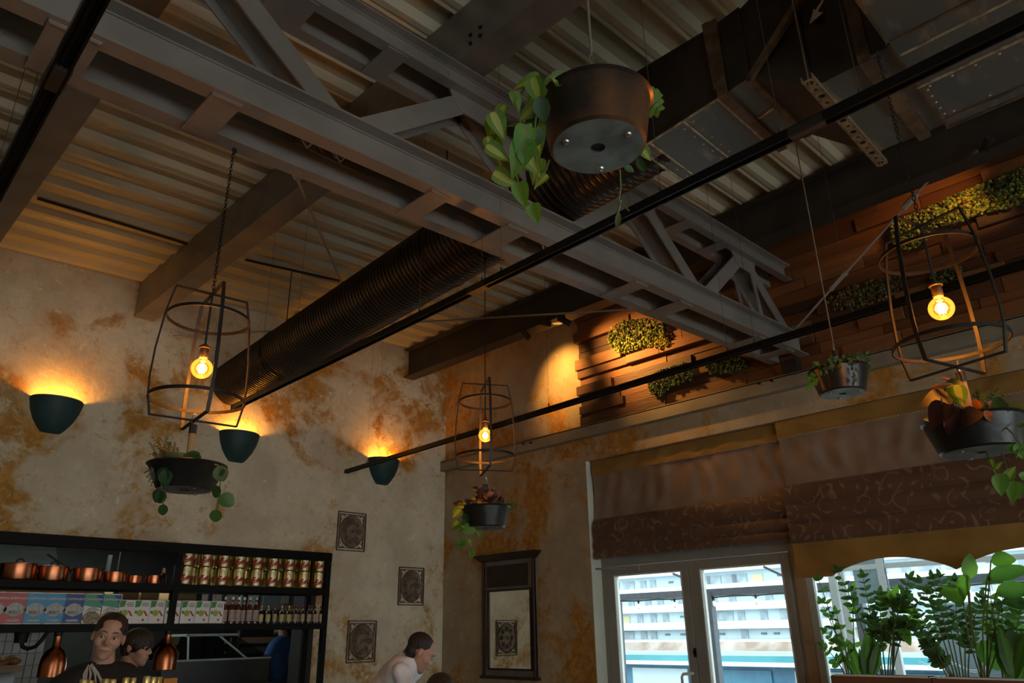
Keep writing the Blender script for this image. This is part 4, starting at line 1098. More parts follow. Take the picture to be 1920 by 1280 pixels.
blind(2.875, pX(1114, 960, Xb1).y, Xb1, zz1, 'roman blind with brown damask folds drawn up above the glass double door')
Xb2 = 6.212
zz2 = [3.205, pX(1462, 822, Xb2).z, pX(1478, 912, Xb2).z, pX(1480, 948, Xb2).z, pX(1483, 982, Xb2).z, pX(1487, 1020, Xb2).z]
def scal(y):
    ph = ((2.585 - y) / .925)
    if ph < 0: return 1.872
    f = ph % 1.0
    return 1.858 + .125 * math.sin(PI * f) ** .75
blind(-2.2, 2.86, Xb2, zz2, 'roman blind with a scalloped gold valance above the potted plants', scal)

# ================================================================== mirror on the right wall
mir = empty('wall_mirror', (6.15, 6.25, 1.0), 'tall wooden wall mirror with dark cornice and carved top panel', 'mirror')
MW = mat('mirror_dark_wood', (.030, .017, .012), .5, col2=(.020, .011, .008), scale=4); MG = mat('mirror_grey_paint', (.20, .165, .135), .6, col2=(.15, .12, .10), scale=6)
MX = 6.155
def mq(px, py, X=MX): p = pX(px, py, X); return p.y, p.z
yL_, yR_ = mq(905, 1100)[0], mq(1001.5, 1090)[0]
ztm, zbm = mq(905, 1055)[1], mq(912, 1266)[1]
obj('back_board', MB().box((MX + .012, yR_, zbm), (XR - .002, yL_, ztm)), MG, mir)
for ya_ in (yL_ - .028, yR_): obj('side_moulding', MB().box((MX - .012, ya_, zbm), (MX + .03, ya_ + .028, ztm)), MW, mir, bevel=.004)
mb = MB(); mb.hexa([(MX - .02, yR_ - .005, ztm), (XR - .002, yR_ - .005, ztm), (XR - .002, yL_ + .005, ztm), (MX - .02, yL_ + .005, ztm), (MX - .08, yR_ - .075, ztm + .06), (XR - .002, yR_ - .075, ztm + .06), (XR - .002, yL_ + .075, ztm + .06), (MX - .08, yL_ + .075, ztm + .06)])
mb.box((MX - .085, yR_ - .08, ztm + .06), (XR - .002, yL_ + .08, ztm + .075)); obj('cornice', mb, MW, mir)
mb = MB(); mb.box((MX - .03, yR_ - .02, zbm - .03), (XR - .002, yL_ + .02, zbm)); obj('bottom_moulding', mb, MW, mir)
a_, b_ = mq(913, 1062), mq(989, 1096)
pn = obj('carved_panel', MB().box((MX - .004, b_[0], b_[1]), (MX + .014, a_[0], a_[1])), MW, mir)
mb = MB()
for k in range(9):
    yy = b_[0] + (a_[0] - b_[0]) * (.12 + .095 * k); zc2 = (a_[1] + b_[1]) / 2
    mb.tube([(MX - .005, yy + .02 * math.cos(t * .7) * (1 - t / 14), zc2 + .028 * math.sin(t * .7) * (1 - t / 14)) for t in range(12)], .004, 4)
obj('carving', mb, MW, pn)
a_, b_ = mq(917, 1110), mq(996, 1254)
GZ0, GZ1 = b_[1], a_[1]
mb = MB(); t_ = .022
mb.box((MX - .006, b_[0] - t_, GZ0 - t_), (MX + .02, b_[0], GZ1 + t_)); mb.box((MX - .006, a_[0], GZ0 - t_), (MX + .02, a_[0] + t_, GZ1 + t_)); mb.box((MX - .006, b_[0], GZ1), (MX + .02, a_[0], GZ1 + t_)); mb.box((MX - .006, b_[0], GZ0 - t_), (MX + .02, a_[0], GZ0))
obj('glass_frame', mb, MW, mir)
obj('mirror_glass', MB().box((MX + .004, b_[0], GZ0), (MX + .012, a_[0], GZ1)), mat('mirror_silver', (.82, .84, .80), .02, 1), mir)

# ================================================================== metal relief panels on the left wall
IRON = mat('relief_iron', (.085, .066, .050), .5, .4, col2=(.14, .11, .08), scale=20); BRZ = mat('relief_bronze', (.27, .21, .155), .45, .4, col2=(.15, .115, .085), scale=25, bump=.5, bscale=60)
def relief(loc, label, w=.375, h=.43):
    e = empty('relief_panel', loc, label, 'wall ornament', 'square metal relief panels')
    mb = MB()
    for s_ in (-1, 1):
        for o_, tk in ((.004, .012), (.030, .008)):
            mb.box((s_ * (w / 2 - o_) - tk / 2, -.018, -h / 2 + (o_ if o_ else 0)), (s_ * (w / 2 - o_) + tk / 2, -.004, h / 2 - (o_ if o_ else 0)))
            mb.box((-w / 2 + o_, -.018, s_ * (h / 2 - o_) - tk / 2), (w / 2 - o_, -.004, s_ * (h / 2 - o_) + tk / 2))
    obj('square_frame', mb, IRON, e, local=True)
    for sx in (-1, 1):
        for sz in (-1, 1):
            mb = MB()
            c_ = Vector((sx * (w / 2 - .058), -.012, sz * (h / 2 - .060)))
            sp1 = [c_ + Vector((sx * (.014 + .016 * math.cos(t * .6) * (t / 12)), 0, sz * (-.022 + .016 * math.sin(t * .6) * (t / 12)))) for t in range(2, 13)]
            sp2 = [c_ + Vector((sx * (-.024 + .016 * math.cos(t * .6 + 2) * (t / 12)), 0, sz * (.016 + .016 * math.sin(t * .6 + 2) * (t / 12)))) for t in range(12, 1, -1)]
            mb.tube(sp1 + [c_ + Vector((sx * .026, 0, sz * .026))] + sp2, .0036, 5)
            obj('corner_scroll', mb, IRON, e, local=True)
    mb = MB(); ax, az = w * .415, h * .425
    rings = [(1.0, -.004), (1.0, -.020), (.95, -.026), (.90, -.020), (.86, -.014), (.5, -.020), (.0, -.024)]
    n = 36
    for r, y_ in rings:
        for j in range(n): mb.v.append(Vector((ax * r * math.cos(2 * PI * j / n), y_, az * r * math.sin(2 * PI * j / n))))
    for i in range(len(rings) - 1):
        for j in range(n): mb.f.append([i * n + j, i * n + (j + 1) % n, (i + 1) * n + (j + 1) % n, (i + 1) * n + j]); mb.m.append(0)
    dsk = obj('oval_disc', mb, BRZ, e, local=True, smooth=.9)
    mb = MB()
    for k in range(9):
        a = k * 2 * PI / 8; rr = .58 if k < 8 else 0
        c_ = Vector((ax * rr * math.cos(a), -.022, az * rr * math.sin(a)))
        mb.tube([c_ + Vector((.030 * math.cos(t * PI / 6), 0, .030 * math.sin(t * PI / 6))) for t in range(12)], .005, 5, closed=True)
        for p in range(5): mb.ico(c_ + Vector((.014 * math.cos(p * 1.257), -.004, .014 * math.sin(p * 1.257))), .009)
    obj('rosettes', mb, BRZ, dsk, local=True, smooth=.9)
    return e
c1 = pY(660, 996, YL - .02); c2 = pY(772, 1098.5, YL - .02); c3 = pY(679, 1202, YL - .02)
r1 = relief((c1.x, YL, c1.z), 'square metal relief panel with oval disc, topmost of three on the plaster')
r2 = dup(r1, (c2.x, YL, c2.z), label='square metal relief panel nearest the wall corner'); r3 = dup(r1, (c3.x, YL, c3.z), label='square metal relief panel beside the bottle shelf, lowest of three')

# ================================================================== planters with tall plants on the sill
TERRA = mat('planter_wood', (.19, .075, .028), .6, col2=(.13, .05, .02), scale=4, stretch=(1, .3, 1))
PXF = 5.93
def pbox(ya, yb, zt_, label):
    e = empty('window_planter', (PXF + .12, (ya + yb) / 2, .775), label, 'planter box', 'wooden planter boxes on the sill')
    mb = MB(); x0, x1 = PXF, PXF + .28; t_ = .02
    for k in range(3):
        h0 = .775 + (zt_ - .775) * k / 3; h1 = .775 + (zt_ - .775) * (k + 1) / 3 - .004
        b2 = MB(); b2.box((x0, ya, h0), (x0 + t_, yb, h1)); obj('board', b2, TERRA, e)
    mb.box((x0 + t_, ya, .775), (x1, ya + t_, zt_)); mb.box((x0 + t_, yb - t_, .775), (x1, yb, zt_)); mb.box((x1 - t_, ya + t_, .775), (x1, yb - t_, zt_)); obj('box_sides', mb, TERRA, e)
    mb = MB(); mb.box((x0 + t_, ya + t_, zt_ - .05), (x1 - t_, yb - t_, zt_ - .03)); obj('soil', mb, SOIL, e)
    mb = MB(); mb.box((x0 + t_, ya + t_, zt_ - .028), (x0 + t_ + .004, yb - t_, zt_ + .008)); obj('liner', mb, WHITE, e)
    return e
zpt = pX(1650, 1268, PXF).z
y1a, y1b = pX(1743, 1268, PXF).y, pX(1557, 1268, PXF).y
pbox(y1a, y1b, zpt, 'brown wooden planter box on the sill beside the glass door')
pbox(-1.2, y1a - .015, zpt, 'brown wooden planter box holding broad-leaved plants on the sill')
PXC = PXF + .14
def pxx(q, dx=0): return pX(q[0], q[1], PXC + dx)
def plant(base_px, label, cat='plant'):
    p = pxx(base_px); return empty('leafy_plant', (p.x, p.y, zpt - .03), label, cat, 'tall plants in the window planters')
rp = random.Random(21)
def frond(par, a, b, kind, npair, lpx, dx=0, sag=0, m=None, t0=.35):
    A, B = pxx(a, dx), pxx(b, dx + rp.uniform(-.05, .08)); A.z = min(A.z, zpt)
    ctl = (A + B) / 2 + Vector((0, (B.y - A.y) * -.18, (B - A).length * .06))
    P = [A * (1 - t) ** 2 + ctl * 2 * t * (1 - t) + B * t * t for t in [i / 12 for i in range(13)]]
    stem(par, P, [.006 * (1 - .6 * i / 12) for i in range(13)], m or STEM)
    L_ = lpx * .0041
    for i in range(npair):
        t = t0 + (1 - t0) * i / max(1, npair - 1); q = A * (1 - t) ** 2 + ctl * 2 * t * (1 - t) + B * t * t
        d = ((B - A) * .5 + (B - ctl) * t).normalized(); s_ = d.cross(Vector((1, 0, 0))).normalized()
        for sg in (-1, 1):
            if rp.random() < .08: continue
            e_ = q + (s_ * sg * .85 + d * .55 + Vector((rp.uniform(-.5, .3), 0, rp.uniform(-.15, .1) - sag))) * L_ * (1.05 - .35 * t) * rp.uniform(.85, 1.15)
            put_leaf(par, kind, q, e_, 1.1, rp.uniform(-.7, .7))
    put_leaf(par, kind, B, B + (B - ctl).normalized() * L_ * .9, 1.0, rp.uniform(-.5, .5))
z1 = plant((1600, 1262), 'airy stemmed plant with small leaves next to the door post')
for a, b in (((1588, 1262), (1535, 1088)), ((1592, 1262), (1540, 1130)), ((1600, 1262), (1548, 1185)), ((1584, 1262), (1542, 1210)), ((1605, 1262), (1600, 1105)), ((1596, 1262), (1568, 1150))):
    frond(z1, a, b, 'bright' if b[0] > 1590 else 'mid', 6, 17, t0=.3)
z2 = plant((1650, 1262), 'dark zamioculcas with glossy paired leaflets in the planter by the door')
for a, b in (((1645, 1262), (1572, 1072)), ((1652, 1262), (1618, 1082)), ((1660, 1262), (1650, 1115)), ((1668, 1262), (1705, 1085)), ((1664, 1262), (1690, 1130)), ((1672, 1262), (1735, 1110)), ((1655, 1262), (1640, 1160))):
    frond(z2, a, b, 'dark', 9, 19, .03, t0=.4)
z3 = plant((1680, 1262), 'bright green dracaena with long drooping leaves between the dark plants')
trunk = [pxx((1672, 1262), .06), pxx((1676, 1180), .06), pxx((1674, 1130), .06)]; trunk[0].z = zpt - .02
stem(z3, trunk, .010, STEMB)
for c_ in ((1674, 1132), (1684, 1160)):
    for k in range(13):
        a = rp.uniform(-.3, 3.4) if c_[1] < 1140 else rp.uniform(-3.3, .1)
        l_ = rp.uniform(28, 52)
        put_leaf(z3, 'bright', pxx(c_, .06), pX(c_[0] + l_ * math.cos(a), c_[1] - l_ * math.sin(a) * .85 + 6, PXC + .06 + rp.uniform(-.1, .1)), .9, rp.uniform(-.8, .8))
z4 = plant((1622, 1262), 'snake plant with upright sword leaves in the planter by the door')
for a, b in (((1612, 1262), (1596, 1195)), ((1618, 1262), (1622, 1182)), ((1625, 1262), (1632, 1175)), ((1630, 1262), (1640, 1200)), ((1622, 1262), (1612, 1215)), ((1634, 1262), (1650, 1205)), ((1606, 1262), (1582, 1225))):
    A = pxx(a, -.05); A.z = min(A.z, zpt - .01); put_leaf(z4, 'lance', A, pxx(b, -.05), 1.6, rp.uniform(-.6, .6), name='sword_leaf')
z5 = plant((1790, 1262), 'dark zamioculcas with dense leaflets in the second planter')
for a, b in (((1785, 1268), (1700, 1120)), ((1790, 1268), (1728, 1092)), ((1795, 1268), (1748, 1085)), ((1782, 1268), (1715, 1175)), ((1800, 1268), (1762, 1082)), ((1806, 1268), (1790, 1090)), ((1788, 1268), (1748, 1215)), ((1810, 1268), (1815, 1150)), ((1776, 1268), (1735, 1210)), ((1815, 1268), (1838, 1120))):
    frond(z5, a, b, 'dark', 10, 18, .02, t0=.35)
z6 = plant((1840, 1262), 'broad-leaved plant with big paddle leaves in the second planter')
for a, m_, b, w_, k in (((1838, 1268), (1805, 1120), (1752, 1098), 1.3, 'pothos2'), ((1842, 1268), (1815, 1085), (1822, 1040), 1.1, 'bright'), ((1845, 1268), (1850, 1085), (1925, 1058), .8, 'mid'), ((1848, 1268), (1868, 1110), (1932, 1098), 1.0, 'mid'), ((1850, 1268), (1880, 1125), (1935, 1130), 1.1, 'dark'),
                      ((1846, 1268), (1840, 1200), (1870, 1255), 1.4, 'mid'), ((1852, 1268), (1858, 1050), (1900, 1045), 1.5, 'bright'), ((1850, 1268), (1895, 1180), (1905, 1225), 1.2, 'dark'), ((1840, 1268), (1812, 1075), (1800, 1120), 1.0, 'bright')):
    A = pxx(a, .03); A.z = zpt - .01; Mq = pxx(m_, .03); Bq = pxx(b, .0)
    stem(z6, [A, A.lerp(Mq, .5) + Vector((0, .02, 0)), Mq], .005); put_leaf(z6, k, Mq, Bq, w_ * 1.1, rp.uniform(-.5, .5), name='paddle_leaf')
z7 = plant((1890, 1262), 'tall leafy shrub at the far end of the second planter')
for a, b in (((1880, 1268), (1855, 1095)), ((1885, 1268), (1880, 1120)), ((1892, 1268), (1905, 1150)), ((1888, 1268), (1848, 1140)), ((1900, 1268), (1922, 1120)), ((1895, 1268), (1895, 1190)), ((1905, 1268), (1928, 1200))):
    frond(z7, a, b, rp.choice(('dark', 'mid')), 9, 20, .05, t0=.3)
for a, b in (((1895, 1268), (1870, 1190)), ((1902, 1268), (1885, 1165)), ((1908, 1268), (1918, 1185)), ((1898, 1268), (1905, 1178))):
    A = pxx(a, -.05); A.z = zpt - .01; put_leaf(z7, 'lance', A, pxx(b, -.05), 1.8, rp.uniform(-.6, .6), name='sword_leaf')

# ================================================================== outside
GROUND = mat('terrace_paving', (.30, .31, .31), .8, col2=(.25, .26, .26), scale=.8)
obj('ground', MB().box((XR + .2, -80, -.25), (260, 160, -.1)), GROUND, kind='structure')
XF = 112.0
def zf(py, px=1400, X=XF): return pX(px, py, X).z
FAC = mat('facade_white', (.56, .65, .70), .8, col2=(.50, .60, .66), scale=.15)
FAC2 = mat('facade_wall', (.44, .54, .60), .8, col2=(.38, .48, .55), scale=.12); GLS = mat('far_glass', (.17, .23, .27), .3, col2=(.27, .33, .36), scale=.6); FDARK = mat('far_dark', (.10, .13, .15), .6); YEL = mat('far_awning', (.48, .43, .26), .7)
fb = empty('apartment_block', (XF + 6, 40, -.1), 'long white apartment block with balcony bands seen through the glass door', 'building')
YF0, YF1 = -30, 110
levels = [1028, 1066, 1104, 1140, 1176, 1212]
zlev = [zf(v) for v in levels]
obj('wall', MB().box((XF + 1.6, YF0, -.1), (XF + 12, YF1, zf(880))), FAC2, fb)
dzl = zlev[0] - zlev[1]
zlist = [zlev[0] + dzl * k for k in range(4, 0, -1)] + zlev
wm = mesh_of(MB().box((0, -.6, 0), (.25, .6, 1.35)), 'far_window', GLS); wd_ = mesh_of(MB().box((0, -.45, 0), (.2, .45, .30)), 'far_vent', FDARK); wc = mesh_of(MB().box((0, -1.3, 0), (.3, 1.3, 1.4)), 'far_loggia', GLS); wy = mesh_of(MB().box((0, -.9, 0), (.3, .9, 1.2)), 'far_awning', YEL)
rf = random.Random(3)
oo = origin_of(fb)
for zi, zv in enumerate(zlist):
    obj('balcony_band', MB().box((XF, YF0, zv - .15), (XF + 1.6, YF1, zv + 1.0)), FAC, fb)
    yv = 20.0
    while yv < 88:
        me_ = rf.choices((wm, wd_, wc, wy), (4, 2, 2, .5))[0]
        inst('window', me_, fb, Vector((XF + 1.42, yv, zv + (1.02 if me_ is not wd_ else 1.7))) - oo)
        yv += rf.uniform(1.6, 4.2)
XBK = 30
bank = MB(); zt_b = zf(1203, X=XBK)
bank.hexa([(XBK - 1, -20, -.2), (XBK + 3, -20, -.2), (XBK + 3, 40, -.2), (XBK - 1, 40, -.2), (XBK, -20, zt_b), (XBK + 1, -20, zt_b), (XBK + 1, 40, zt_b), (XBK, 40, zt_b)])
obj('earth_bank', bank, mat('bank_earth', (.17, .125, .10), .9, col2=(.27, .245, .225), scale=.9, detail=6), label='low brown earth bank in front of the apartment block', cat='bank')
TQ = mat('kiosk_turquoise', (.035, .20, .25), .5, col2=(.05, .25, .29), scale=.8); TQ2 = mat('kiosk_blue', (.02, .10, .19), .5, col2=(.035, .15, .24), scale=1.4)
XK = 15.5
ki = empty('kiosk_row', (XK, 8, -.1), 'row of low turquoise kiosks beyond the terrace', 'kiosk')
obj('body', MB().box((XK, -6, -.1), (XK + 2.5, 20, zf(1240, X=XK))), TQ2, ki)
obj('roof_edge', MB().box((XK - .25, -6.2, zf(1248, X=XK - .25)), (XK + 2.7, 20.2, zf(1229, X=XK - .25))), TQ, ki)
obj('white_band', MB().box((XK - .28, -6.2, zf(1249, X=XK - .25)), (XK - .25, 20.2, zf(1241, X=XK - .25))), FAC, ki)
for k in range(11): obj('panel', MB().box((XK - .04, -4 + k * 2.0, -.1), (XK, -4 + k * 2.0 + 1.5, zf(1256, X=XK))), (TQ, GLS, TQ2, FAC2)[k % 4], ki)
# terrace pergola with bulbs
PERG = mat('pergola_steel', (.04, .055, .075), .5)
XP = 9.4
pg = empty('pergola', (XP, 4, -.1), 'dark steel terrace pergola with a string of white bulbs outside the door', 'pergola')
pz = pX(1400, 1107, XP).z
obj('beam', MB().box((XP - .04, -6, pz - .045), (XP + .04, 14, pz + .045)), PERG, pg)
pz2 = pX(1230, 1120, XP + 3).z
obj('beam', MB().box((XP + 2.96, -6, pz2 - .05), (XP + 3.04, 18, pz2 + .03)), PERG, pg)
for yq in (pX(1336, 1180, XP).y, pX(1160, 1180, XP).y, pX(1620, 1180, XP).y, pX(1580, 1180, XP).y):
    obj('post', MB().box((XP - .055, yq - .055, -.1), (XP + .055, yq + .055, pz)), PERG, pg)
obj('brace', MB().bar(pX(1432, 1062, XP), pX(1475, 1082, XP), .03, .03), PERG, pg); obj('brace', MB().bar(pX(1262, 1075, XP), pX(1290, 1086, XP), .03, .03), PERG, pg)
cabl = MB(); 
for i in range(28):
    yq = 13 - i * .62; t0_ = i
    bz = pz - .10
    bo = MB().sphere((XP, yq, bz - .045), .032, 8, 6, (1, 1, 1.25)); bl_ = obj('bulb', bo, mat('white_bulb', (.9, .9, .88), .3) if 'white_bulb' not in D.materials else D.materials['white_bulb'], pg, smooth=1)
    obj('bulb_socket', MB().tube([(XP, yq, bz + .0), (XP, yq, bz + .05)], .014, 6), BLM, bl_)
pts = [(XP, 13.3 - i * .31, pz - .05 - (.018 if i % 2 else .0)) for i in range(60)]
obj('bulb_cable', MB().tube(pts, .006, 4), BLM, pg)
# glazed terrace screen posts seen through the plants
sc_ = empty('terrace_screen', (8.2, 1.5, -.1), 'pale glazed terrace screen behind the potted plants', 'screen')
SCM = mat('screen_pale', (.33, .37, .40), .4); SCB = mat('screen_blue_panel', (.11, .18, .23), .4, col2=(.16, .23, .28), scale=2)
for px in (1572, 1590, 1668): 
    yq = pX(px, 1150, 8.2).y; obj('post', MB().box((8.17, yq - .035, -.1), (8.23, yq + .035, 2.9)), SCM, sc_)
obj('rail', MB().box((8.18, -6, pX(1800, 1050, 8.2).z - .03), (8.22, 3.6, pX(1800, 1050, 8.2).z + .02)), SCM, sc_)
obj('lower_panel', MB().box((8.185, -4, -.1), (8.215, pX(1750, 1150, 8.2).y, pX(1850, 1130, 8.2).z)), SCB, sc_)
obj('side_panel', MB().box((8.185, pX(1668, 1100, 8.2).y, pX(1650, 1130, 8.2).z), (8.2, pX(1605, 1100, 8.2).y, 2.6)), SCB, sc_)
# ================================================================== kitchen behind the hatch
KY1 = 10.6
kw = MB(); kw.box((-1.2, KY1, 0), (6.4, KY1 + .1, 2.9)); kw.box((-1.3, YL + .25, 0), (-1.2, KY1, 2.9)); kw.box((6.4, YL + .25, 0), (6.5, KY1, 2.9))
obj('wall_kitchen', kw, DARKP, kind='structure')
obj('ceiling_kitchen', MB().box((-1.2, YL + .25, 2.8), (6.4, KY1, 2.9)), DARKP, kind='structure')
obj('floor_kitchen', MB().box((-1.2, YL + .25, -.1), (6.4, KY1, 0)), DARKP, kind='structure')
kl = empty('kitchen_lamp', (2.6, 9.3, 2.74), 'plain batten lamp on the kitchen ceiling behind the hatch', 'lamp')
obj('housing', MB().box((1.9, 9.22, 2.74), (3.3, 9.38, 2.798)), WHITE, kl); obj('diffuser', MB().box((1.92, 9.24, 2.725), (3.28, 9.36, 2.74)), emit_mat('kitchen_tube', (.86, 1, .92), 1.5), kl)
al = D.lights.new('kitchen_light', 'AREA'); al.energy = 24; al.color = (.88, 1, .92); al.shape = 'RECTANGLE'; al.size = 1.3; al.size_y = .12
ao = D.objects.new('kitchen_light', al); ao.location = (0, 0, -.03); ao.parent = kl; COL.objects.link(ao)
def ypanel(name, x0, y0, x1, y1, Y, m, label, cat, th=.05, parent=None):
    a, b = pY(x0, y0, Y), pY(x1, y1, Y)
    return obj(name, MB().box((min(a.x, b.x), Y, min(a.z, b.z)), (max(a.x, b.x), Y + th, max(a.z, b.z))), m, parent, label=label, cat=cat)
INOX = mat('brushed_inox', (.36, .42, .39), .4, .25, col2=(.30, .35, .33), scale=3, stretch=(.3, 1, 6))
INOXD = mat('dark_inox', (.07, .075, .075), .25, .7); CARD = mat('cardboard', (.33, .20, .09), .8, col2=(.27, .155, .07), scale=5); PINEW = mat('pine_board', (.55, .33, .14), .6, col2=(.45, .26, .10), scale=3, stretch=(.4, 1, 4))
hood = empty('extractor_hood', tuple(pY(60, 1080, 8.5)), 'grey green steel extractor hood above the copper pans', 'hood')
a, b = pY(-60, 1000, 8.5), pY(112, 1078, 8.5)
mb = MB(); mb.hexa([(a.x, 8.5, b.z), (b.x, 8.5, b.z), (b.x, 9.4, b.z), (a.x, 9.4, b.z), (a.x, 8.7, a.z), (b.x - .05, 8.7, a.z), (b.x - .05, 9.3, a.z), (a.x, 9.3, a.z)]); obj('canopy', mb, INOX, hood)
obj('lip', MB().box((a.x, 8.48, b.z - .05), (b.x + .02, 9.42, b.z)), INOX, hood)
obj('duct', MB().box((a.x + .3, 8.8, a.z), (b.x - .3, 9.2, 2.8)), INOXD, hood)
ws_ = empty('wall_shelf', tuple(pY(100, 1110, 8.7)), 'long pine shelf board in the kitchen behind the rice boxes', 'shelf')
a, b = pY(-40, 1113, 8.7), pY(192, 1101, 8.7); obj('board', MB().box((a.x, 8.7, a.z), (b.x, 9.1, b.z + .0)), PINEW, ws_)
for xx in (a.x + .4, b.x - .3): obj('bracket', MB().box((xx, 8.75, a.z - .12), (xx + .03, 9.1, a.z)), INOXD, ws_)
def carton(x0, y0, x1, y1, Y, label, d=.35):
    a, b = pY(x0, y1, Y), pY(x1, y0, Y); e = empty('cardboard_carton', ((a.x + b.x) / 2, Y + d / 2, a.z), label, 'carton', 'cartons in the kitchen')
    obj('box', MB().box((a.x, Y, a.z), (b.x, Y + d, b.z)), CARD, e); obj('tape', MB().box(((a.x + b.x) / 2 - .025, Y - .002, a.z), ((a.x + b.x) / 2 + .025, Y + d + .002, b.z + .002)), mat('tape', (.40, .27, .13), .4) if 'tape' not in D.materials else D.materials['tape'], e)
    return e
rk = empty('kitchen_rack', tuple(pY(300, 1135, 9.2)), 'dark steel rack holding cartons behind the white boxes', 'rack')
a, b = pY(208, 1139, 9.15), pY(425, 1134, 9.15)
obj('rack_shelf', MB().box((a.x, 9.15, a.z - .02), (b.x, 9.6, a.z + .015)), INOXD, rk)
for xx in (a.x + .03, b.x - .03):
    for yy in (9.18, 9.57): obj('rack_post', MB().box((xx - .02, yy - .02, 0), (xx + .02, yy + .02, 2.4)), INOXD, rk)
ac = pY(208, 1139, 9.2).z + .0
for (x0, x1, lb) in ((214, 262, 'brown cardboard carton on the kitchen rack left of the rack post'), (266, 300, 'narrow brown carton on the kitchen rack behind the white boxes'), (318, 370, 'wide brown carton on the kitchen rack above the white tomato boxes')):
    p0, p1 = pY(x0, 1105, 9.2), pY(x1, 1105, 9.2)
    e = empty('cardboard_carton', ((p0.x + p1.x) / 2, 9.35, ac + .002), lb, 'carton', 'cartons in the kitchen')
    obj('box', MB().box((p0.x, 9.2, a.z + .016), (p1.x, 9.5, p0.z)), CARD, e); obj('flap_seam', MB().box((p0.x + .01, 9.197, (a.z + p0.z) / 2 - .006), (p1.x - .01, 9.2, (a.z + p0.z) / 2 + .006)), mat('seam_dark', (.16, .09, .04), .8) if 'seam_dark' not in D.materials else D.materials['seam_dark'], e)
ypanel('notice_sheet', 384, 1086, 446, 1134, 9.8, mat('notice_paper', (.34, .24, .21), .8, col2=(.50, .42, .38), scale=40, detail=2, lo=.52, hi=.56), 'pinkish printed notice sheet hanging in the kitchen', 'notice', .01)
cb = empty('wall_cabinet', tuple(pY(530, 1150, 9.9)), 'pale blue cabinet in the kitchen behind the small bottles', 'cabinet')
a, b = pY(488, 1145, 9.9), pY(600, 1100, 9.9)
obj('body', MB().box((a.x, 9.9, a.z), (b.x, 10.3, b.z)), mat('cabinet_blue', (.30, .36, .38), .5), cb); dd_ = obj('door', MB().box((a.x + .02, 9.885, a.z + .02), ((a.x + b.x) / 2 + .1, 9.9, b.z - .02)), mat('cabinet_blue_door', (.34, .40, .42), .45), cb)
obj('handle', MB().tube([((a.x + b.x) / 2 + .05, 9.87, a.z + .1), ((a.x + b.x) / 2 + .05, 9.87, a.z + .25)], .008, 6), CHROME, dd_)
ypanel('paper_note', 529, 1110, 541, 1131, 9.87, WHITE, 'small white paper note on the pale blue cabinet', 'note', .004)
tl = empty('tiled_panel', tuple(pY(40, 1245, 9.0)), 'white tiled splashback in the kitchen beneath the rice boxes', 'splashback')
a, b = pY(-60, 1300, 9.0), pY(90, 1178, 9.0); nx, nz_ = 8, 5
obj('grout', MB().box((a.x, 9.01, a.z), (b.x, 9.05, b.z)), mat('grout', (.20, .20, .18), .8), tl)
tm = mesh_of(MB().box((.004, 0, .004), ((b.x - a.x) / nx - .004, .012, (b.z - a.z) / nz_ - .004)), 'tile', mat('tile_white', (.42, .42, .38), .3, col2=(.36, .36, .32), scale=5))
for i in range(nx):
    for k in range(nz_): inst('tile', tm, tl, Vector((a.x + i * (b.x - a.x) / nx, 8.998, a.z + k * (b.z - a.z) / nz_)) - origin_of(tl))
# glass fronted oven/display
ov = empty('display_oven', tuple(pY(400, 1275, 8.3)), 'dark glass fronted display case with a slanted hood in the kitchen', 'display case')
a, b = pY(352, 1238, 8.2), pY(503, 1275, 8.2)
GLK = glass_mat('smoked_glass', (.45, .45, .43), .08)
zt_ = pY(400, 1192, 8.5).z; zm = a.z
obj('base', MB().box((a.x - .25, 8.2, .9), (b.x, 9.0, zm - .0)), INOXD, ov)
obj('glass_front', MB().add([(a.x, 8.2, zm), (b.x, 8.2, zm), (b.x - .25, 8.55, zt_), (a.x + .12, 8.55, zt_)], [(0, 1, 2, 3)]), GLK, ov)
obj('glass_side', MB().add([(a.x, 8.2, zm), (a.x + .12, 8.55, zt_), (a.x + .0, 8.9, zt_), (a.x - .2, 8.9, zm)], [(0, 1, 2, 3)]), GLK, ov)
obj('top', MB().box((a.x + .1, 8.55, zt_), (b.x - .22, 9.0, zt_ + .025)), INOX, ov)
for p, q in (((a.x, 8.2, zm), (a.x + .12, 8.55, zt_)), ((b.x - .28, 8.2, zm), (b.x - .45, 8.55, zt_)), ((a.x - .25, 8.19, zm), (b.x, 8.19, zm))): obj('edge_trim', MB().bar(p, q, .018, .018), INOX, ov)
st = empty('steel_shelf', tuple(pY(500, 1245, 9.4)), 'stainless shelves with trays at the back of the kitchen', 'shelf')
for k, py in enumerate((1203, 1222, 1242, 1262)):
    a, b = pY(448, py, 9.4), pY(580, py, 9.4); obj('tier', MB().box((a.x, 9.4, a.z - .02), (b.x, 9.8, a.z)), INOX, st)
    if k < 3: obj('tray', MB().box((a.x + .05, 9.45, a.z), (b.x - .4, 9.75, a.z + .05)), (PINEW, INOX, CARD)[k], st)
for xx in (pY(448, 1200, 9.4).x, pY(580, 1200, 9.4).x): obj('upright', MB().box((xx - .015, 9.42, 0), (xx + .015, 9.46, 2.2)), INOX, st)
bk = empty('bread_basket', tuple(pY(20, 1262, 7.75)), 'cream tray of bread in the hatch below the rice boxes', 'basket')
a, b = pY(-30, 1262, 7.75), pY(46, 1246, 7.75)
obj('tray', MB().box((a.x, 7.75, a.z), (b.x, 8.0, b.z)), mat('tray_cream', (.42, .33, .22), .6), bk)
rb_ = random.Random(4)
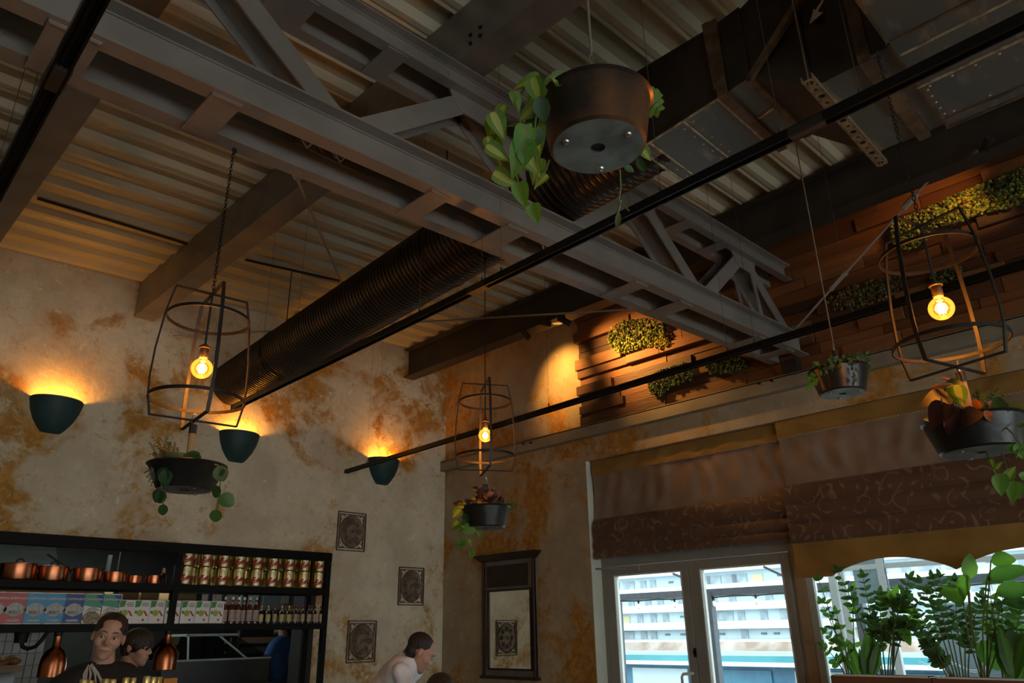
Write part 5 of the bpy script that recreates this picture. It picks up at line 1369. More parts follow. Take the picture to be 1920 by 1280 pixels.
for i in range(12):
    x = rb_.uniform(a.x + .08, b.x - .05); obj('bread_roll', MB().ico((x, rb_.uniform(7.8, 7.95), b.z + rb_.uniform(.01, .05)), rb_.uniform(.035, .05), 1, .08, (1.3, 1, .8)), (mat('bread', (.35, .19, .06), .7) if 'bread' not in D.materials else D.materials['bread']), bk, smooth=1)
obj('hatch_counter', MB().box((OPX0 + .01, YL + .01, OPZ0 + .002), (OPX1 - .12, YL + .75, OPZ0 + .04)), INOXD, label='dark steel counter in the serving hatch', cat='counter')
ctz = OPZ0 + .04
bx = D.objects['bread_basket']; stand = a.z - ctz
if stand > .02: obj('stand', MB().box((a.x + .05, 7.77, ctz), (b.x - .05, 7.98, a.z)), INOXD, bk)

# ================================================================== black shelf unit
SHK = mat('shelf_black', (.0045, .0055, .0058), .55, 0, spec=.15)
YS0, YS1 = 7.0, YL - .02
ZT, ZM, ZB = 2.295, 1.94, 1.612
XS0, XSD, XS1 = .6, 2.74, 4.335
sh = empty('shelf_unit', (2.4, 7.2, 0), 'long black steel shelf unit with pans, tins and bottles before the hatch', 'shelf')
for xx in (XS0, XSD, XS1 - .055):
    for yy in (YS0, YS1 - .05):
        if xx == XSD and yy != YS0: continue
        zb0 = 0 if xx != XSD else ZB - .02
        obj('post', MB().box((xx, yy, zb0), (xx + .055, yy + .05, ZT)), SHK, sh, bevel=.003)
mb = MB().box((XS0, YS0 - .004, ZT - .085), (XS1, YS0 + .05, ZT)); obj('top_rail', mb, SHK, sh)
obj('top_rail', MB().box((XS0, YS1 - .05, ZT - .06), (XS1, YS1, ZT)), SHK, sh)
for xx in (XS0, XS1 - .05): obj('side_rail', MB().box((xx + .003, YS0 + .05, ZT - .06), (xx + .047, YS1 - .05, ZT - .002)), SHK, sh)
for zz in (ZM, ZB):
    obj('shelf_board', MB().box((XS0 + .002, YS0 - .002, zz - .058), (XS1 - .002, YS1 - .002, zz)), SHK, sh, bevel=.002)

# ================================================================== things on the shelves
COPPER = mat('copper', (.58, .235, .11), .28, 1, col2=(.48, .17, .075), scale=4, stretch=(1, 1, .2), bump=.03, bscale=50)
COPD = mat('copper_rim', (.25, .10, .05), .4, 1)
def pan(cx, wpx, hpx, lid, handle, label, Y=7.17, py=1090):
    p = pY(cx, py, Y); dep = (p - CAM).dot(CF); r = wpx * dep / F_PX / 2; h = hpx * dep / F_PX
    e = empty('copper_pan', (p.x, Y, ZM), label, 'pan', 'copper pans on the shelf')
    obj('body', MB().lathe([(0, .002), (r * .97, .002), (r, .012), (r, h), (r + .004, h + .002), (r - .004, h), (r - .006, .01), (0, .008)], n=32), COPPER, e, local=True, smooth=.7)
    if lid:
        l_ = obj('lid', MB().lathe([(r + .003, h + .002), (r + .003, h + .006), (r * .6, h + .012), (0, h + .014)], n=28), COPD, e, local=True, smooth=.6)
        obj('lid_handle', MB().tube([(.028 * math.cos(t * PI / 8), 0, h + .012 + .034 * math.sin(t * PI / 8)) for t in range(9)], .006, 6), BLM, l_, local=True)
    if handle:
        ln_, up_ = handle
        obj('handle', MB().tube([(-r, 0, h * .75), (-r - ln_ * .25, .02, h * .85 + up_ * .2), (-r - ln_, .05, h * .8 + up_)], [.010, .009, .008], 8), BLM, e, local=True, smooth=.8)
        obj('handle_bracket', MB().cbox((-r - .004, 0, h * .7), (.02, .035, .03)), BLM, e, local=True)
    return e
pan(30, 60, 29, True, None, 'largest copper pan with lid and dark knob on the shelf')
pan(95, 52, 26, True, (.10, .06), 'lidded copper pan beside the largest one', py=1092)
pan(160, 51, 25, False, (.20, .13), 'open copper saucepan with a long raised black handle', py=1093)
pan(212, 40, 20, False, None, 'open medium copper pan without lid', py=1094)
pan(250, 26, 15, False, None, 'tiny copper pan between two wider ones', py=1095)
pan(287, 30, 16, False, None, 'small copper pan beside the shelf divider', py=1096)
ck = pY(304, 1092, 7.12)
e = empty('corked_bottle', (ck.x, 7.12, ZM), 'small dark bottle with a cork by the shelf divider', 'bottle')
obj('glass', MB().lathe([(0, 0), (.03, 0), (.03, .07), (.012, .095), (.012, .105), (0, .105)], n=12), mat('dark_glass', (.02, .012, .01), .15), e, local=True, smooth=.7); obj('cork', MB().tube([(0, 0, .1), (0, 0, .14)], .015, 8), mat('cork', (.45, .28, .15), .8), e, local=True)

# tomato tins, two high
GOLDT = mat('tin_gold', (.55, .43, .13), .25, .9, col2=(.45, .34, .09), scale=3); LABW = mat('tin_label', (.72, .66, .42), .35, .3, col2=(.60, .52, .28), scale=14); REDS = mat('tin_red', (.42, .02, .02), .4)
def tin(loc):
    e = empty('food_tin', loc, 'gold tomato tin with red script stacked two high on the shelf', 'tin', 'gold tomato tins stacked on the shelf')
    r, h = .066, .160
    obj('can', MB().lathe([(0, .003), (r - .006, .003), (r - .003, 0), (r + .001, .002), (r, .006), (r, h - .006), (r + .001, h - .002), (r - .003, h), (r - .006, h - .003), (0, h - .003)], n=28), GOLDT, e, local=True, smooth=.6)
    lm = MB()
    for i in range(7):
        a0, a1 = -2.30 + i * .13, -2.30 + (i + 1) * .13
        lm.add([((r + .0006) * math.cos(a_), (r + .0006) * math.sin(a_), z_) for a_, z_ in ((a0, .010), (a1, .010), (a1, h - .010), (a0, h - .010))], [(0, 1, 2, 3)])
    lb = obj('label', lm, LABW, e, local=True, smooth=1)
    sm = MB()          # brush script word band
    def cyl(u, z_): a_ = -1.95 + u / r; return Vector(((r + .002) * math.cos(a_), (r + .002) * math.sin(a_), z_))
    pts = [(-.042, .045), (-.036, .062), (-.028, .040), (-.018, .070), (-.010, .048), (-.002, .062), (.006, .050), (.013, .068), (.020, .052), (.028, .078), (.036, .060), (.042, .074)]
    sm.tube([cyl(*p) for p in pts], .0085, 6); sm.tube([cyl(-.030, .058), cyl(-.012, .084), cyl(-.002, .080)], .008, 6); sm.tube([cyl(-.034, .034), cyl(0, .040), cyl(.038, .052)], .005, 5)
    obj('red_script', sm, REDS, lb, local=True); tm_ = MB()
    for k in range(3): tm_.tube([cyl(-.028 + .004 * k, .108 + .009 * k), cyl(.024 - .004 * k, .110 + .009 * k)], .0016, 4)
    obj('small_text', tm_, mat('tin_text', (.35, .22, .10), .5), lb, local=True)
    return e
cxs = [345.7, 380.8, 414.8, 445.3, 478, 508.5, 539, 567.5, 595.5]
t0 = None
for i, cx in enumerate(cxs):
    p = pY(cx, 1092, 7.09)
    for k in range(2):
        loc = (p.x, 7.09, ZM + .001 + k * .1605)
        lbl = ('gold tomato tin with red script in the lower front row on the shelf', 'gold tomato tin with red script stacked on the lower front row')[k]
        if t0 is None: t0 = tin(loc); t0['label'] = lbl
        else: dup(t0, loc, rz=0, label=lbl)
    p2 = pY((cx + (cxs[i + 1] if i < 8 else cx + 20)) / 2 - 3, 1088, 7.25)
    if p2.x < XS1 - .13:
        for k in range(2): dup(t0, (p2.x, 7.25, ZM + .001 + k * .1605), rz=.4, label=('gold tomato tin half hidden in the lower rear row on the shelf', 'gold tomato tin half hidden in the upper rear row on the shelf')[k])

# text meshes
_txt = {}
def text_mesh(s, size, m):
    key = (s, size, m.name)
    if key in _txt: return _txt[key]
    cu = D.curves.new('t', 'FONT'); cu.body = s; cu.size = size; cu.align_x = 'CENTER'; cu.align_y = 'CENTER'; cu.extrude = .0006
    o = D.objects.new('t', cu); COL.objects.link(o)
    dg = bpy.context.evaluated_depsgraph_get(); dg.update()
    me = D.meshes.new_from_object(o.evaluated_get(dg)); me.materials.clear(); me.materials.append(m)
    D.objects.remove(o); D.curves.remove(cu); _txt[key] = me; return me
FRONT = Matrix.Rotation(PI / 2, 4, 'X')       # text facing -y
PAPW = mat('carton_white', (.80, .80, .74), .45); INK = mat('print_ink', (.06, .06, .06), .6); GREY = mat('print_grey', (.40, .42, .40), .6, col2=(.55, .56, .52), scale=30)
RB = {'red': (.55, .10, .11), 'light blue': (.05, .34, .60), 'navy': (.02, .07, .26), 'green': (.06, .33, .20)}
RBM = {k: mat('rice_' + k.replace(' ', '_'), v, .4, col2=tuple(c * .85 for c in v), scale=3) for k, v in RB.items()}
def rice(cx, colr, label, alt=False, wpx=37.5, top=1114):
    Y = 7.04; p = pY(cx, 1170, Y); dep = (p - CAM).dot(CF); w_ = wpx * dep / F_PX; h = .238
    e = empty('rice_box', (p.x, Y, ZB), label, 'box', 'coloured rice boxes on the shelf')
    m = RBM[colr]
    obj('carton', MB().box((-w_ / 2 + .002, 0, 0), (w_ / 2 - .002, .075, h)), PAPW, e, local=True, bevel=.002)
    f = obj('front_print', MB().box((-w_ / 2 + .010, -.0012, .008), (w_ / 2 - .010, 0, h - .008)), m if not alt else PAPW, e, local=True)
    yy = -.002
    if alt: obj('top_colour', MB().poly([(-w_ / 2 + .010, -.0014, h * .60), (w_ / 2 - .010, -.0014, h * .52), (w_ / 2 - .010, -.0014, h - .008), (-w_ / 2 + .010, -.0014, h - .008)], (0, .001, 0)), m, f, local=True); obj('blue_corner', MB().poly([(.01, -.0022, h - .01), (w_ / 2 - .01, -.0022, h * .62), (w_ / 2 - .01, -.0022, h - .01)], (0, .0005, 0)), RBM['navy'], f, local=True)
    t = inst('brand_text', text_mesh('CAMPANINI', .0245, PAPW), f, M=Matrix.Translation((0, yy - .001, h * .80)) @ FRONT)
    if not alt:
        mt = MB().poly([(-.078, yy, h * .40), (-.07, yy, h * .52), (-.045, yy, h * .57), (-.03, yy, h * .64), (0, yy, h * .67), (.035, yy, h * .63), (.05, yy, h * .56), (.075, yy, h * .53), (.078, yy, h * .42), (.04, yy, h * .30), (.0, yy, h * .24), (-.04, yy, h * .29)], (0, .0008, 0)); obj('mountain_emblem', mt, GREY, f, local=True)
        inst('name_text', text_mesh('RISO', .036, INK if colr != 'red' else INK), f, M=Matrix.Translation((0, yy - .002, h * .36)) @ FRONT)
        obj('strip_label', MB().box((-.045, yy, h * .08), (.045, yy + .0008, h * .15)), GREY, f, local=True)
    else:
        obj('risotto_picture', MB().lathe([(0, .0), (.066, 0)], (0, yy - .0005, h * .2), 20, Matrix.Rotation(PI / 2, 3, 'X') @ Matrix.Diagonal((1.05, .75, 1))), mat('risotto', (.40, .34, .22), .7, col2=(.16, .10, .06), scale=60, lo=.5, hi=.6) if 'risotto' not in D.materials else D.materials['risotto'], f, local=True)
        obj('mountain_emblem', MB().poly([(-.06, yy, h * .40), (-.03, yy, h * .52), (0, yy, h * .57), (.04, yy, h * .5), (.065, yy, h * .42), (0, yy, h * .44)], (0, .0008, 0)), GREY, f, local=True)
        inst('name_text', text_mesh('RISO', .026, INK), f, M=Matrix.Translation((0, yy - .002, h * .38)) @ FRONT)
    return e
rice(-16, 'red', 'red rice box at the outer end of the box row')
rice(22, 'red', 'red rice box next to the light blue ones')
rice(60, 'light blue', 'light blue rice box touching the red one'); rice(97, 'light blue', 'light blue rice box touching the navy one')
rice(133, 'navy', 'navy blue rice box'); rice(168, 'green', 'green and white rice box touching the navy one', True); rice(202, 'green', 'green and white rice box next to the white cartons', True)
LIME = mat('print_lime', (.38, .42, .04), .5); REDP = mat('print_red', (.50, .03, .04), .5); LEAFP = mat('print_leaf', (.05, .26, .05), .5)
def tom(cx, label, wpx=29, first=None):
    Y = 7.03; p = pY(cx, 1168, Y); dep = (p - CAM).dot(CF); w_ = 29 * dep / F_PX; h = .192
    if first: return dup(first, (p.x, Y, ZB), label=label)
    e = empty('tomato_carton', (p.x, Y, ZB), label, 'carton', 'white tomato cartons on the shelf')
    obj('carton', MB().box((-w_ / 2 + .002, 0, 0), (w_ / 2 - .002, .08, h)), PAPW, e, local=True, bevel=.002)
    f = obj('front_panel', MB().box((-w_ / 2 + .006, -.001, .005), (w_ / 2 - .006, 0, h - .005)), PAPW, e, local=True)
    y_ = -.0018
    obj('leaf_print', MB().poly([(-w_ / 2 + .006, y_, h - .006), (-.01, y_, h - .006), (-.02, y_, h * .72), (-w_ / 2 + .006, y_, h * .68)], (0, .0006, 0)), LEAFP, f, local=True)
    obj('lime_print', MB().lathe([(0, 0), (.026, 0)], (-.012, y_, h * .45), 16, Matrix.Rotation(PI / 2, 3, 'X')), LIME, f, local=True)
    obj('red_print', MB().poly([(.008, y_ - .0006, h * .56), (.028, y_ - .0006, h * .54), (.058, y_ - .0006, h * .32), (.040, y_ - .0006, h * .32)], (0, .0006, 0)), REDP, f, local=True)
    obj('heart_print', MB().lathe([(0, 0), (.010, 0)], (.02, y_, h * .16), 10, Matrix.Rotation(PI / 2, 3, 'X')), REDP, f, local=True)
    tx = MB()
    for k in range(3): tx.box((.0 - .01 * (k == 1), y_, h * (.86 - .065 * k)), (w_ / 2 - .014, y_ + .0006, h * (.885 - .065 * k)))
    obj('text_lines', tx, INK, f, local=True); obj('green_stamp', MB().box((-w_ / 2 + .01, y_, h * .42), (-w_ / 2 + .028, y_ + .0006, h * .55)), LEAFP, f, local=True)
    return e
f0 = tom(233, 'white tomato carton next to the green rice box')
tom(262, 'white tomato carton between two others left of the divider', first=f0); tom(291, 'white tomato carton touching the divider on the pan side', first=f0)
tom(321, 'white tomato carton half hidden by the divider', first=f0); tom(350, 'white tomato carton second from the divider', first=f0); tom(377, 'white tomato carton third from the divider', first=f0); tom(404, 'white tomato carton next to the white capped bottles', first=f0)
# bottles
def bottle(cx, kind, Y, first=None):
    p = pY(cx, 1167, Y)
    if first: return dup(first, (p.x, Y, ZB))
    if kind == 'tall':
        e = empty('sauce_bottle', (p.x, Y, ZB), 'tall sauce bottle with white cap and pale label on the shelf', 'bottle', 'tall white capped sauce bottles'); r, h = .029, .235; gl = mat('sauce_glass', (.13, .022, .010), .12, col2=(.10, .016, .008), scale=4, coat=.5); cap_ = WHITE; lab = mat('bottle_label', (.36, .27, .22), .5, col2=(.45, .38, .33), scale=30)
    elif kind == 'gold':
        e = empty('small_bottle', (p.x, Y, ZB), 'small dark bottle with gold cap and yellow label on the shelf', 'bottle', 'small gold capped bottles'); r, h = .024, .160; gl = mat('brown_glass', (.045, .014, .008), .12, coat=.5); cap_ = mat('cap_gold', (.55, .40, .08), .3, .7); lab = mat('bottle_label_yellow', (.52, .46, .20), .5)
    else:
        e = empty('small_bottle', (p.x, Y, ZB), 'small dark bottle with red cap and pale label on the shelf', 'bottle', 'small red capped bottles'); r, h = .023, .168; gl = D.materials['brown_glass']; cap_ = mat('cap_red', (.20, .012, .015), .4); lab = mat('bottle_label_pale', (.45, .37, .22), .5, col2=(.35, .25, .15), scale=40)
    obj('glass', MB().lathe([(0, 0), (r, 0), (r, h * .56), (r * .8, h * .64), (r * .36, h * .74), (r * .34, h * .90), (0, h * .90)], n=16), gl, e, local=True, smooth=.7)
    obj('cap', MB().lathe([(0, h), (r * .42, h), (r * .44, h * .88), (0, h * .88)], n=12), cap_, e, local=True, smooth=.6)
    obj('label', MB().lathe([(r + .0006, h * .08), (r + .0006, h * .50)], n=14, a0=PI * 1.08, a1=PI * 1.92), lab, e, local=True, smooth=1)
    obj('neck_label', MB().lathe([(r * .52, h * .69), (r * .40, h * .74), (r * .385, h * .82)], n=10, a0=PI, a1=2 * PI), lab, e, local=True, smooth=1)
    return e
fb_ = {}
for cx in (418, 432, 443, 453, 465, 477): fb_['tall'] = fb_.get('tall') or bottle(cx, 'tall', 7.06); 
base_t = fb_['tall']
for cx in (432, 443.5, 454, 465, 477): bottle(cx, 'tall', 7.06 + (.05 if cx in (454,) else 0), base_t)
bg_ = bottle(487.5, 'gold', 7.05)
for cx in (501, 526.5, 540): bottle(cx, 'gold', 7.05, bg_)
br_ = bottle(513.5, 'red', 7.05)
for cx, dy in ((533, .07), (546, .07), (552.5, 0), (559, .07), (566, 0), (577.5, 0), (583, .07), (589, 0), (600, 0)): bottle(cx, 'red', 7.05 + dy, br_)

# copper heat lamps
def heat_lamp(cx, ytop, ybot, wpx, Y, label):
    p = pY(cx, ybot, Y); dep = (p - CAM).dot(CF); r = wpx * dep / F_PX / 2; h = (ybot - ytop) * dep / F_PX
    e = empty('copper_heat_lamp', (p.x, Y, p.z), label, 'lamp', 'copper heat lamps below the shelf')
    hd = h * .72
    prof = [(r * .93, 0), (r, .006), (r, hd * .45), (r * .92, hd * .68), (r * .7, hd * .88), (r * .36, hd), (r * .30, hd + .01), (r * .28, h), (0, h)]
    obj('shade', MB().lathe(prof, n=32), COPPER, e, local=True, smooth=.7); obj('shade_lining', MB().lathe([(a_ * .97, z_ - .001 if z_ else 0) for a_, z_ in prof[:6]], n=32), COPD, e, local=True, smooth=.7)
    obj('cap', MB().lathe([(r * .30, h), (r * .34, h + .005), (r * .30, h + .05), (r * .15, h + .06), (0, h + .06)], n=16), BLM, e, local=True, smooth=.7)
    obj('cord', MB().tube([(0, 0, h + .05), (0, 0, ZB - .058 - p.z)], .010, 8), BLM, e, local=True)
    return e
heat_lamp(94, 1198, 1270, 46, 7.06, 'copper heat lamp below the shelf under the rice boxes')
heat_lamp(306, 1194, 1256, 42, 7.08, 'copper heat lamp below the shelf by the display case')
# coiled black hose of the spray arm
hs = empty('spray_arm', tuple(pY(40, 1190, 8.4)), 'black spray arm with curved hose in front of the tiles', 'hose')
obj('body', MB().lathe([(0, 0), (.05, 0), (.085, .20), (.085, .26), (0, .26)], (pY(38, 1205, 8.4).x, 8.4, pY(38, 1205, 8.4).z), 14), BLM, hs, smooth=.7)
obj('hose', MB().tube([pY(x, y, 8.4) for x, y in ((40, 1203), (42, 1212), (52, 1216), (66, 1212), (78, 1200), (88, 1186), (95, 1178))], .018, 8), BLM, hs, smooth=.8)

# ================================================================== bar counter with bottles
BARW = mat('bar_wood', (.10, .055, .03), .4, col2=(.07, .036, .02), scale=3, stretch=(.3, 3, 1))
bc = empty('bar_counter', (.8, 3.8, 0), 'dark wooden bar counter with a row of bottles', 'counter')
obj('front', MB().box((-3.5, 3.45, 0), (1.95, 3.50, 1.05)), BARW, bc); obj('top', MB().box((-3.5, 3.40, 1.05), (2.0, 4.05, 1.09)), BARW, bc); obj('end_panel', MB().box((1.90, 3.50, 0), (1.95, 4.0, 1.05)), BARW, bc)
GC = mat('cap_gold_bright', (.62, .48, .18), .3, .8)
b0 = None
for i, (cx, cy) in enumerate(((157.5, 1273), (170, 1275), (199, 1272), (212, 1272.5), (237, 1269.5), (250, 1270), (276, 1267), (288, 1268.5), (299, 1268.5))):
    p = pY(cx, cy, 3.80 + .07 * (i % 3))
    if b0 is None:
        b0 = empty('bar_bottle', (p.x, p.y, 1.09), 'tall clear bottle with gold cap standing on the bar counter', 'bottle', 'gold capped bottles on the bar')
        H_ = .235
        obj('glass', MB().lathe([(0, 0), (.023, 0), (.0235, .13), (.021, .155), (.0125, .18), (.0125, H_ - .02), (0, H_ - .02)], n=16), mat('bar_bottle_glass', (.035, .040, .042), .12, coat=.5), b0, local=True, smooth=.7)
        obj('cap', MB().lathe([(0, H_), (.014, H_), (.0155, H_ - .004), (.0155, H_ - .028), (0, H_ - .028)], n=14), GC, b0, local=True, smooth=.6)
        obj('label', MB().lathe([(.0242, .03), (.0242, .12)], n=14, a0=PI, a1=2 * PI), PAPW, b0, local=True, smooth=1)
        s0 = p.z - 1.09
        b0.scale = (1, 1, s0 / H_)
    else:
        c_ = dup(b0, (p.x, p.y, 1.09)); c_.scale = (1, 1, (p.z - 1.09) / .235)
nk = pY(318, 1271, 3.86)
nb = empty('napkin_holder', (nk.x, 3.86, 1.09), 'orange paper napkins in a holder beside the bar bottles', 'napkins')
obj('napkins', MB().box((-.030, -.015, .0), (.032, .015, nk.z - 1.09)), mat('napkin_orange', (.40, .17, .02), .8), nb, local=True); obj('holder', MB().box((-.034, -.02, 0), (.036, .02, .05)), BL, nb, local=True)
# ================================================================== people
SKIN = mat('skin', (.46, .27, .19), .5, col2=(.42, .235, .16), scale=8, spec=.4); SKIN2 = mat('skin_tan', (.36, .20, .13), .5, col2=(.32, .17, .11), scale=8)
HAIRM = mat('hair_dark', (.022, .014, .010), .5, bump=.6, bscale=120, stretch=(1, 1, .3)); CLB = mat('cloth_black', (.010, .010, .011), .8, col2=(.014, .014, .015), scale=6)
CLW = mat('cloth_white', (.84, .88, .93), .8, col2=(.74, .78, .84), scale=5, bump=1.0, bscale=11, stretch=(1, 1, .5)); CLBLUE = mat('cloth_blue', (.020, .085, .26), .75, col2=(.014, .06, .20), scale=5, bump=.3, bscale=12)
TROUS = mat('trousers_dark', (.02, .02, .025), .8); LIP = mat('lips', (.34, .13, .11), .5); EYEW = mat('eye_white', (.6, .57, .54), .3); EYED = mat('eye_iris', (.035, .025, .02), .2); SHOE = mat('shoe_black', (.015, .014, .013), .4)
def remesh(mb, vox, sm=4):
    me = D.meshes.new('tmp'); me.from_pydata([tuple(v) for v in mb.v], [], mb.f)
    o = D.objects.new('tmp', me); COL.objects.link(o)
    bm = bmesh.new(); bm.from_mesh(me); bmesh.ops.recalc_face_normals(bm, faces=bm.faces); bm.to_mesh(me); bm.free()
    m = o.modifiers.new('r', 'REMESH'); m.mode = 'VOXEL'; m.voxel_size = vox; m.use_smooth_shade = True
    s = o.modifiers.new('s', 'SMOOTH'); s.factor = .5; s.iterations = sm
    dg = bpy.context.evaluated_depsgraph_get(); dg.update()
    out = D.meshes.new_from_object(o.evaluated_get(dg)); D.objects.remove(o); D.meshes.remove(me)
    for p in out.polygons: p.use_smooth = True
    return out
def caps(mb, pts, rs, n=12):        # tapered limb with round joints
    for i in range(len(pts) - 1): mb.tube([pts[i], pts[i + 1]], [rs[i], rs[i + 1]], n)
    for p, r in zip(pts, rs): mb.sphere(p, r * 1.0, n, 8)
def head_frame(fwd, tilt=0, roll=0):
    f = Vector(fwd).normalized(); x = f.cross(Vector((0, 0, 1))).normalized(); z = x.cross(f)
    M = Matrix((x, f, z)).transposed()
    return M @ Matrix.Rotation(roll, 3, 'Y')
def add_head(mb, c, M, k=1.0):
    def s(p, r, sc=(1, 1, 1)): mb.sphere(Vector(c) + M @ (Vector(p) * k), r * k, 16, 12, sc, M)
    s((0, -.004, .010), 1, (.075, .094, .086)); s((0, .026, -.052), 1, (.0555, .066, .062)); s((0, .045, -.080), 1, (.044, .044, .036)); s((0, .066, -.104), .024); s((0, .05, -.10), 1, (.036, .03, .022))
    for sx in (-1, 1):
        s((sx * .035, .052, -.036), .031); s((sx * .030, .074, .016), 1, (.026, .014, .011)); s((sx * .0765, -.008, -.022), 1, (.009, .018, .029)); s((sx * .012, .093, -.040), .0095)
    mb.tube([Vector(c) + M @ (Vector(p) * k) for p in ((0, .080, .004), (0, .094, -.016), (0, .108, -.036), (0, .096, -.047))], [.007 * k, .0085 * k, .0115 * k, .009 * k], 8); s((0, .105, -.037), .0105)
    s((0, .084, -.068), 1, (.026, .014, .008)); s((0, .083, -.082), 1, (.022, .013, .008)); s((0, .03, .04), 1, (.062, .055, .05))
def face_bits(e, c, M, k=1.0, brows=True):
    o = origin_of(e)
    for sx in (-1, 1):
        p = Vector(c) + M @ (Vector((sx * .031, .0745, -.010)) * k)
        ey = obj('eye', MB().sphere(p, .0118 * k, 10, 8), EYEW, e, smooth=1)
        q = Vector(c) + M @ (Vector((sx * .031 + .002, .0845, -.0115)) * k); obj('iris', MB().sphere(q, .0062 * k, 8, 6, (1, .5, 1), M), EYED, ey, smooth=1)
        mb = MB().tube([Vector(c) + M @ (Vector(v) * k) for v in ((sx * .016, .0865, -.006), (sx * .024, .088, -.0025), (sx * .033, .0875, -.0018), (sx * .047, .076, -.007))], .0042 * k, 6); obj('eyelid', mb, SKIN2, e)
        if brows: obj('eyebrow', MB().tube([Vector(c) + M @ (Vector(v) * k) for v in ((sx * .012, .0925, .013), (sx * .030, .0925, .020), (sx * .050, .078, .014))], [.0024 * k, .003 * k, .0014 * k], 5), HAIRM, e)
    obj('lips', MB().tube([Vector(c) + M @ (Vector(v) * k) for v in ((-.026, .083, -.0755), (-.012, .0965, -.0725), (0, .0985, -.0745), (.012, .0965, -.0725), (.026, .083, -.0755))], [.0014 * k, .0034 * k, .0036 * k, .0034 * k, .0014 * k], 6), LIP, e, smooth=1)
def hair_solid(e, c, M, k=1.0, fy=0.0, fz=0.0, vol=1.0, nape=1.0, extra=(), name='hair'):
    mb = MB()
    def s_(p, sc): mb.sphere(Vector(c) + M @ (Vector(p) * k), k, 20, 14, sc, M)
    s_((0, -.011 + fy, .027 + fz), (.0800 * vol, .0945 * vol, .0805 * vol)); s_((0, -.046, -.028), (.064, .054, .060 * nape))
    for p, sc in extra: s_(p, sc)
    return mesh_part(name, remesh(mb, .0055, 2), HAIRM, e)
def mesh_part(name, me, mt, e):
    me.materials.clear(); me.materials.append(mt); o = D.objects.new(name, me); COL.objects.link(o); o.parent = e; o.location = -origin_of(e); me.name = name; return o
def hand(mb, w_, d, side, k=1.0):
    d = Vector(d).normalized(); s_ = Vector(side).normalized(); nrm = d.cross(s_)
    pm = w_ + d * .045 * k; mb.cbox(pm, (.001, .001, .001)); mb.tube([w_, w_ + d * .03 * k, w_ + d * .085 * k], [.026 * k, .036 * k, .034 * k], 10)
    for i, (o_, l_) in enumerate(((-.030, .062), (-.010, .075), (.010, .070), (.030, .055))):
        b = w_ + d * .08 * k + s_ * o_ * k; mb.tube([b, b + d * l_ * .5 * k + nrm * .004, b + d * l_ * .85 * k + nrm * .022 * k, b + d * l_ * .95 * k + nrm * .034 * k], [.0095 * k, .009 * k, .008 * k, .006 * k], 8)
    b = w_ + d * .025 * k - s_ * .03 * k; mb.tube([b, b + (d * .6 - s_) * .035 * k, b + (d * 1.3 - s_) * .045 * k + nrm * .012], [.012 * k, .010 * k, .008 * k], 8)
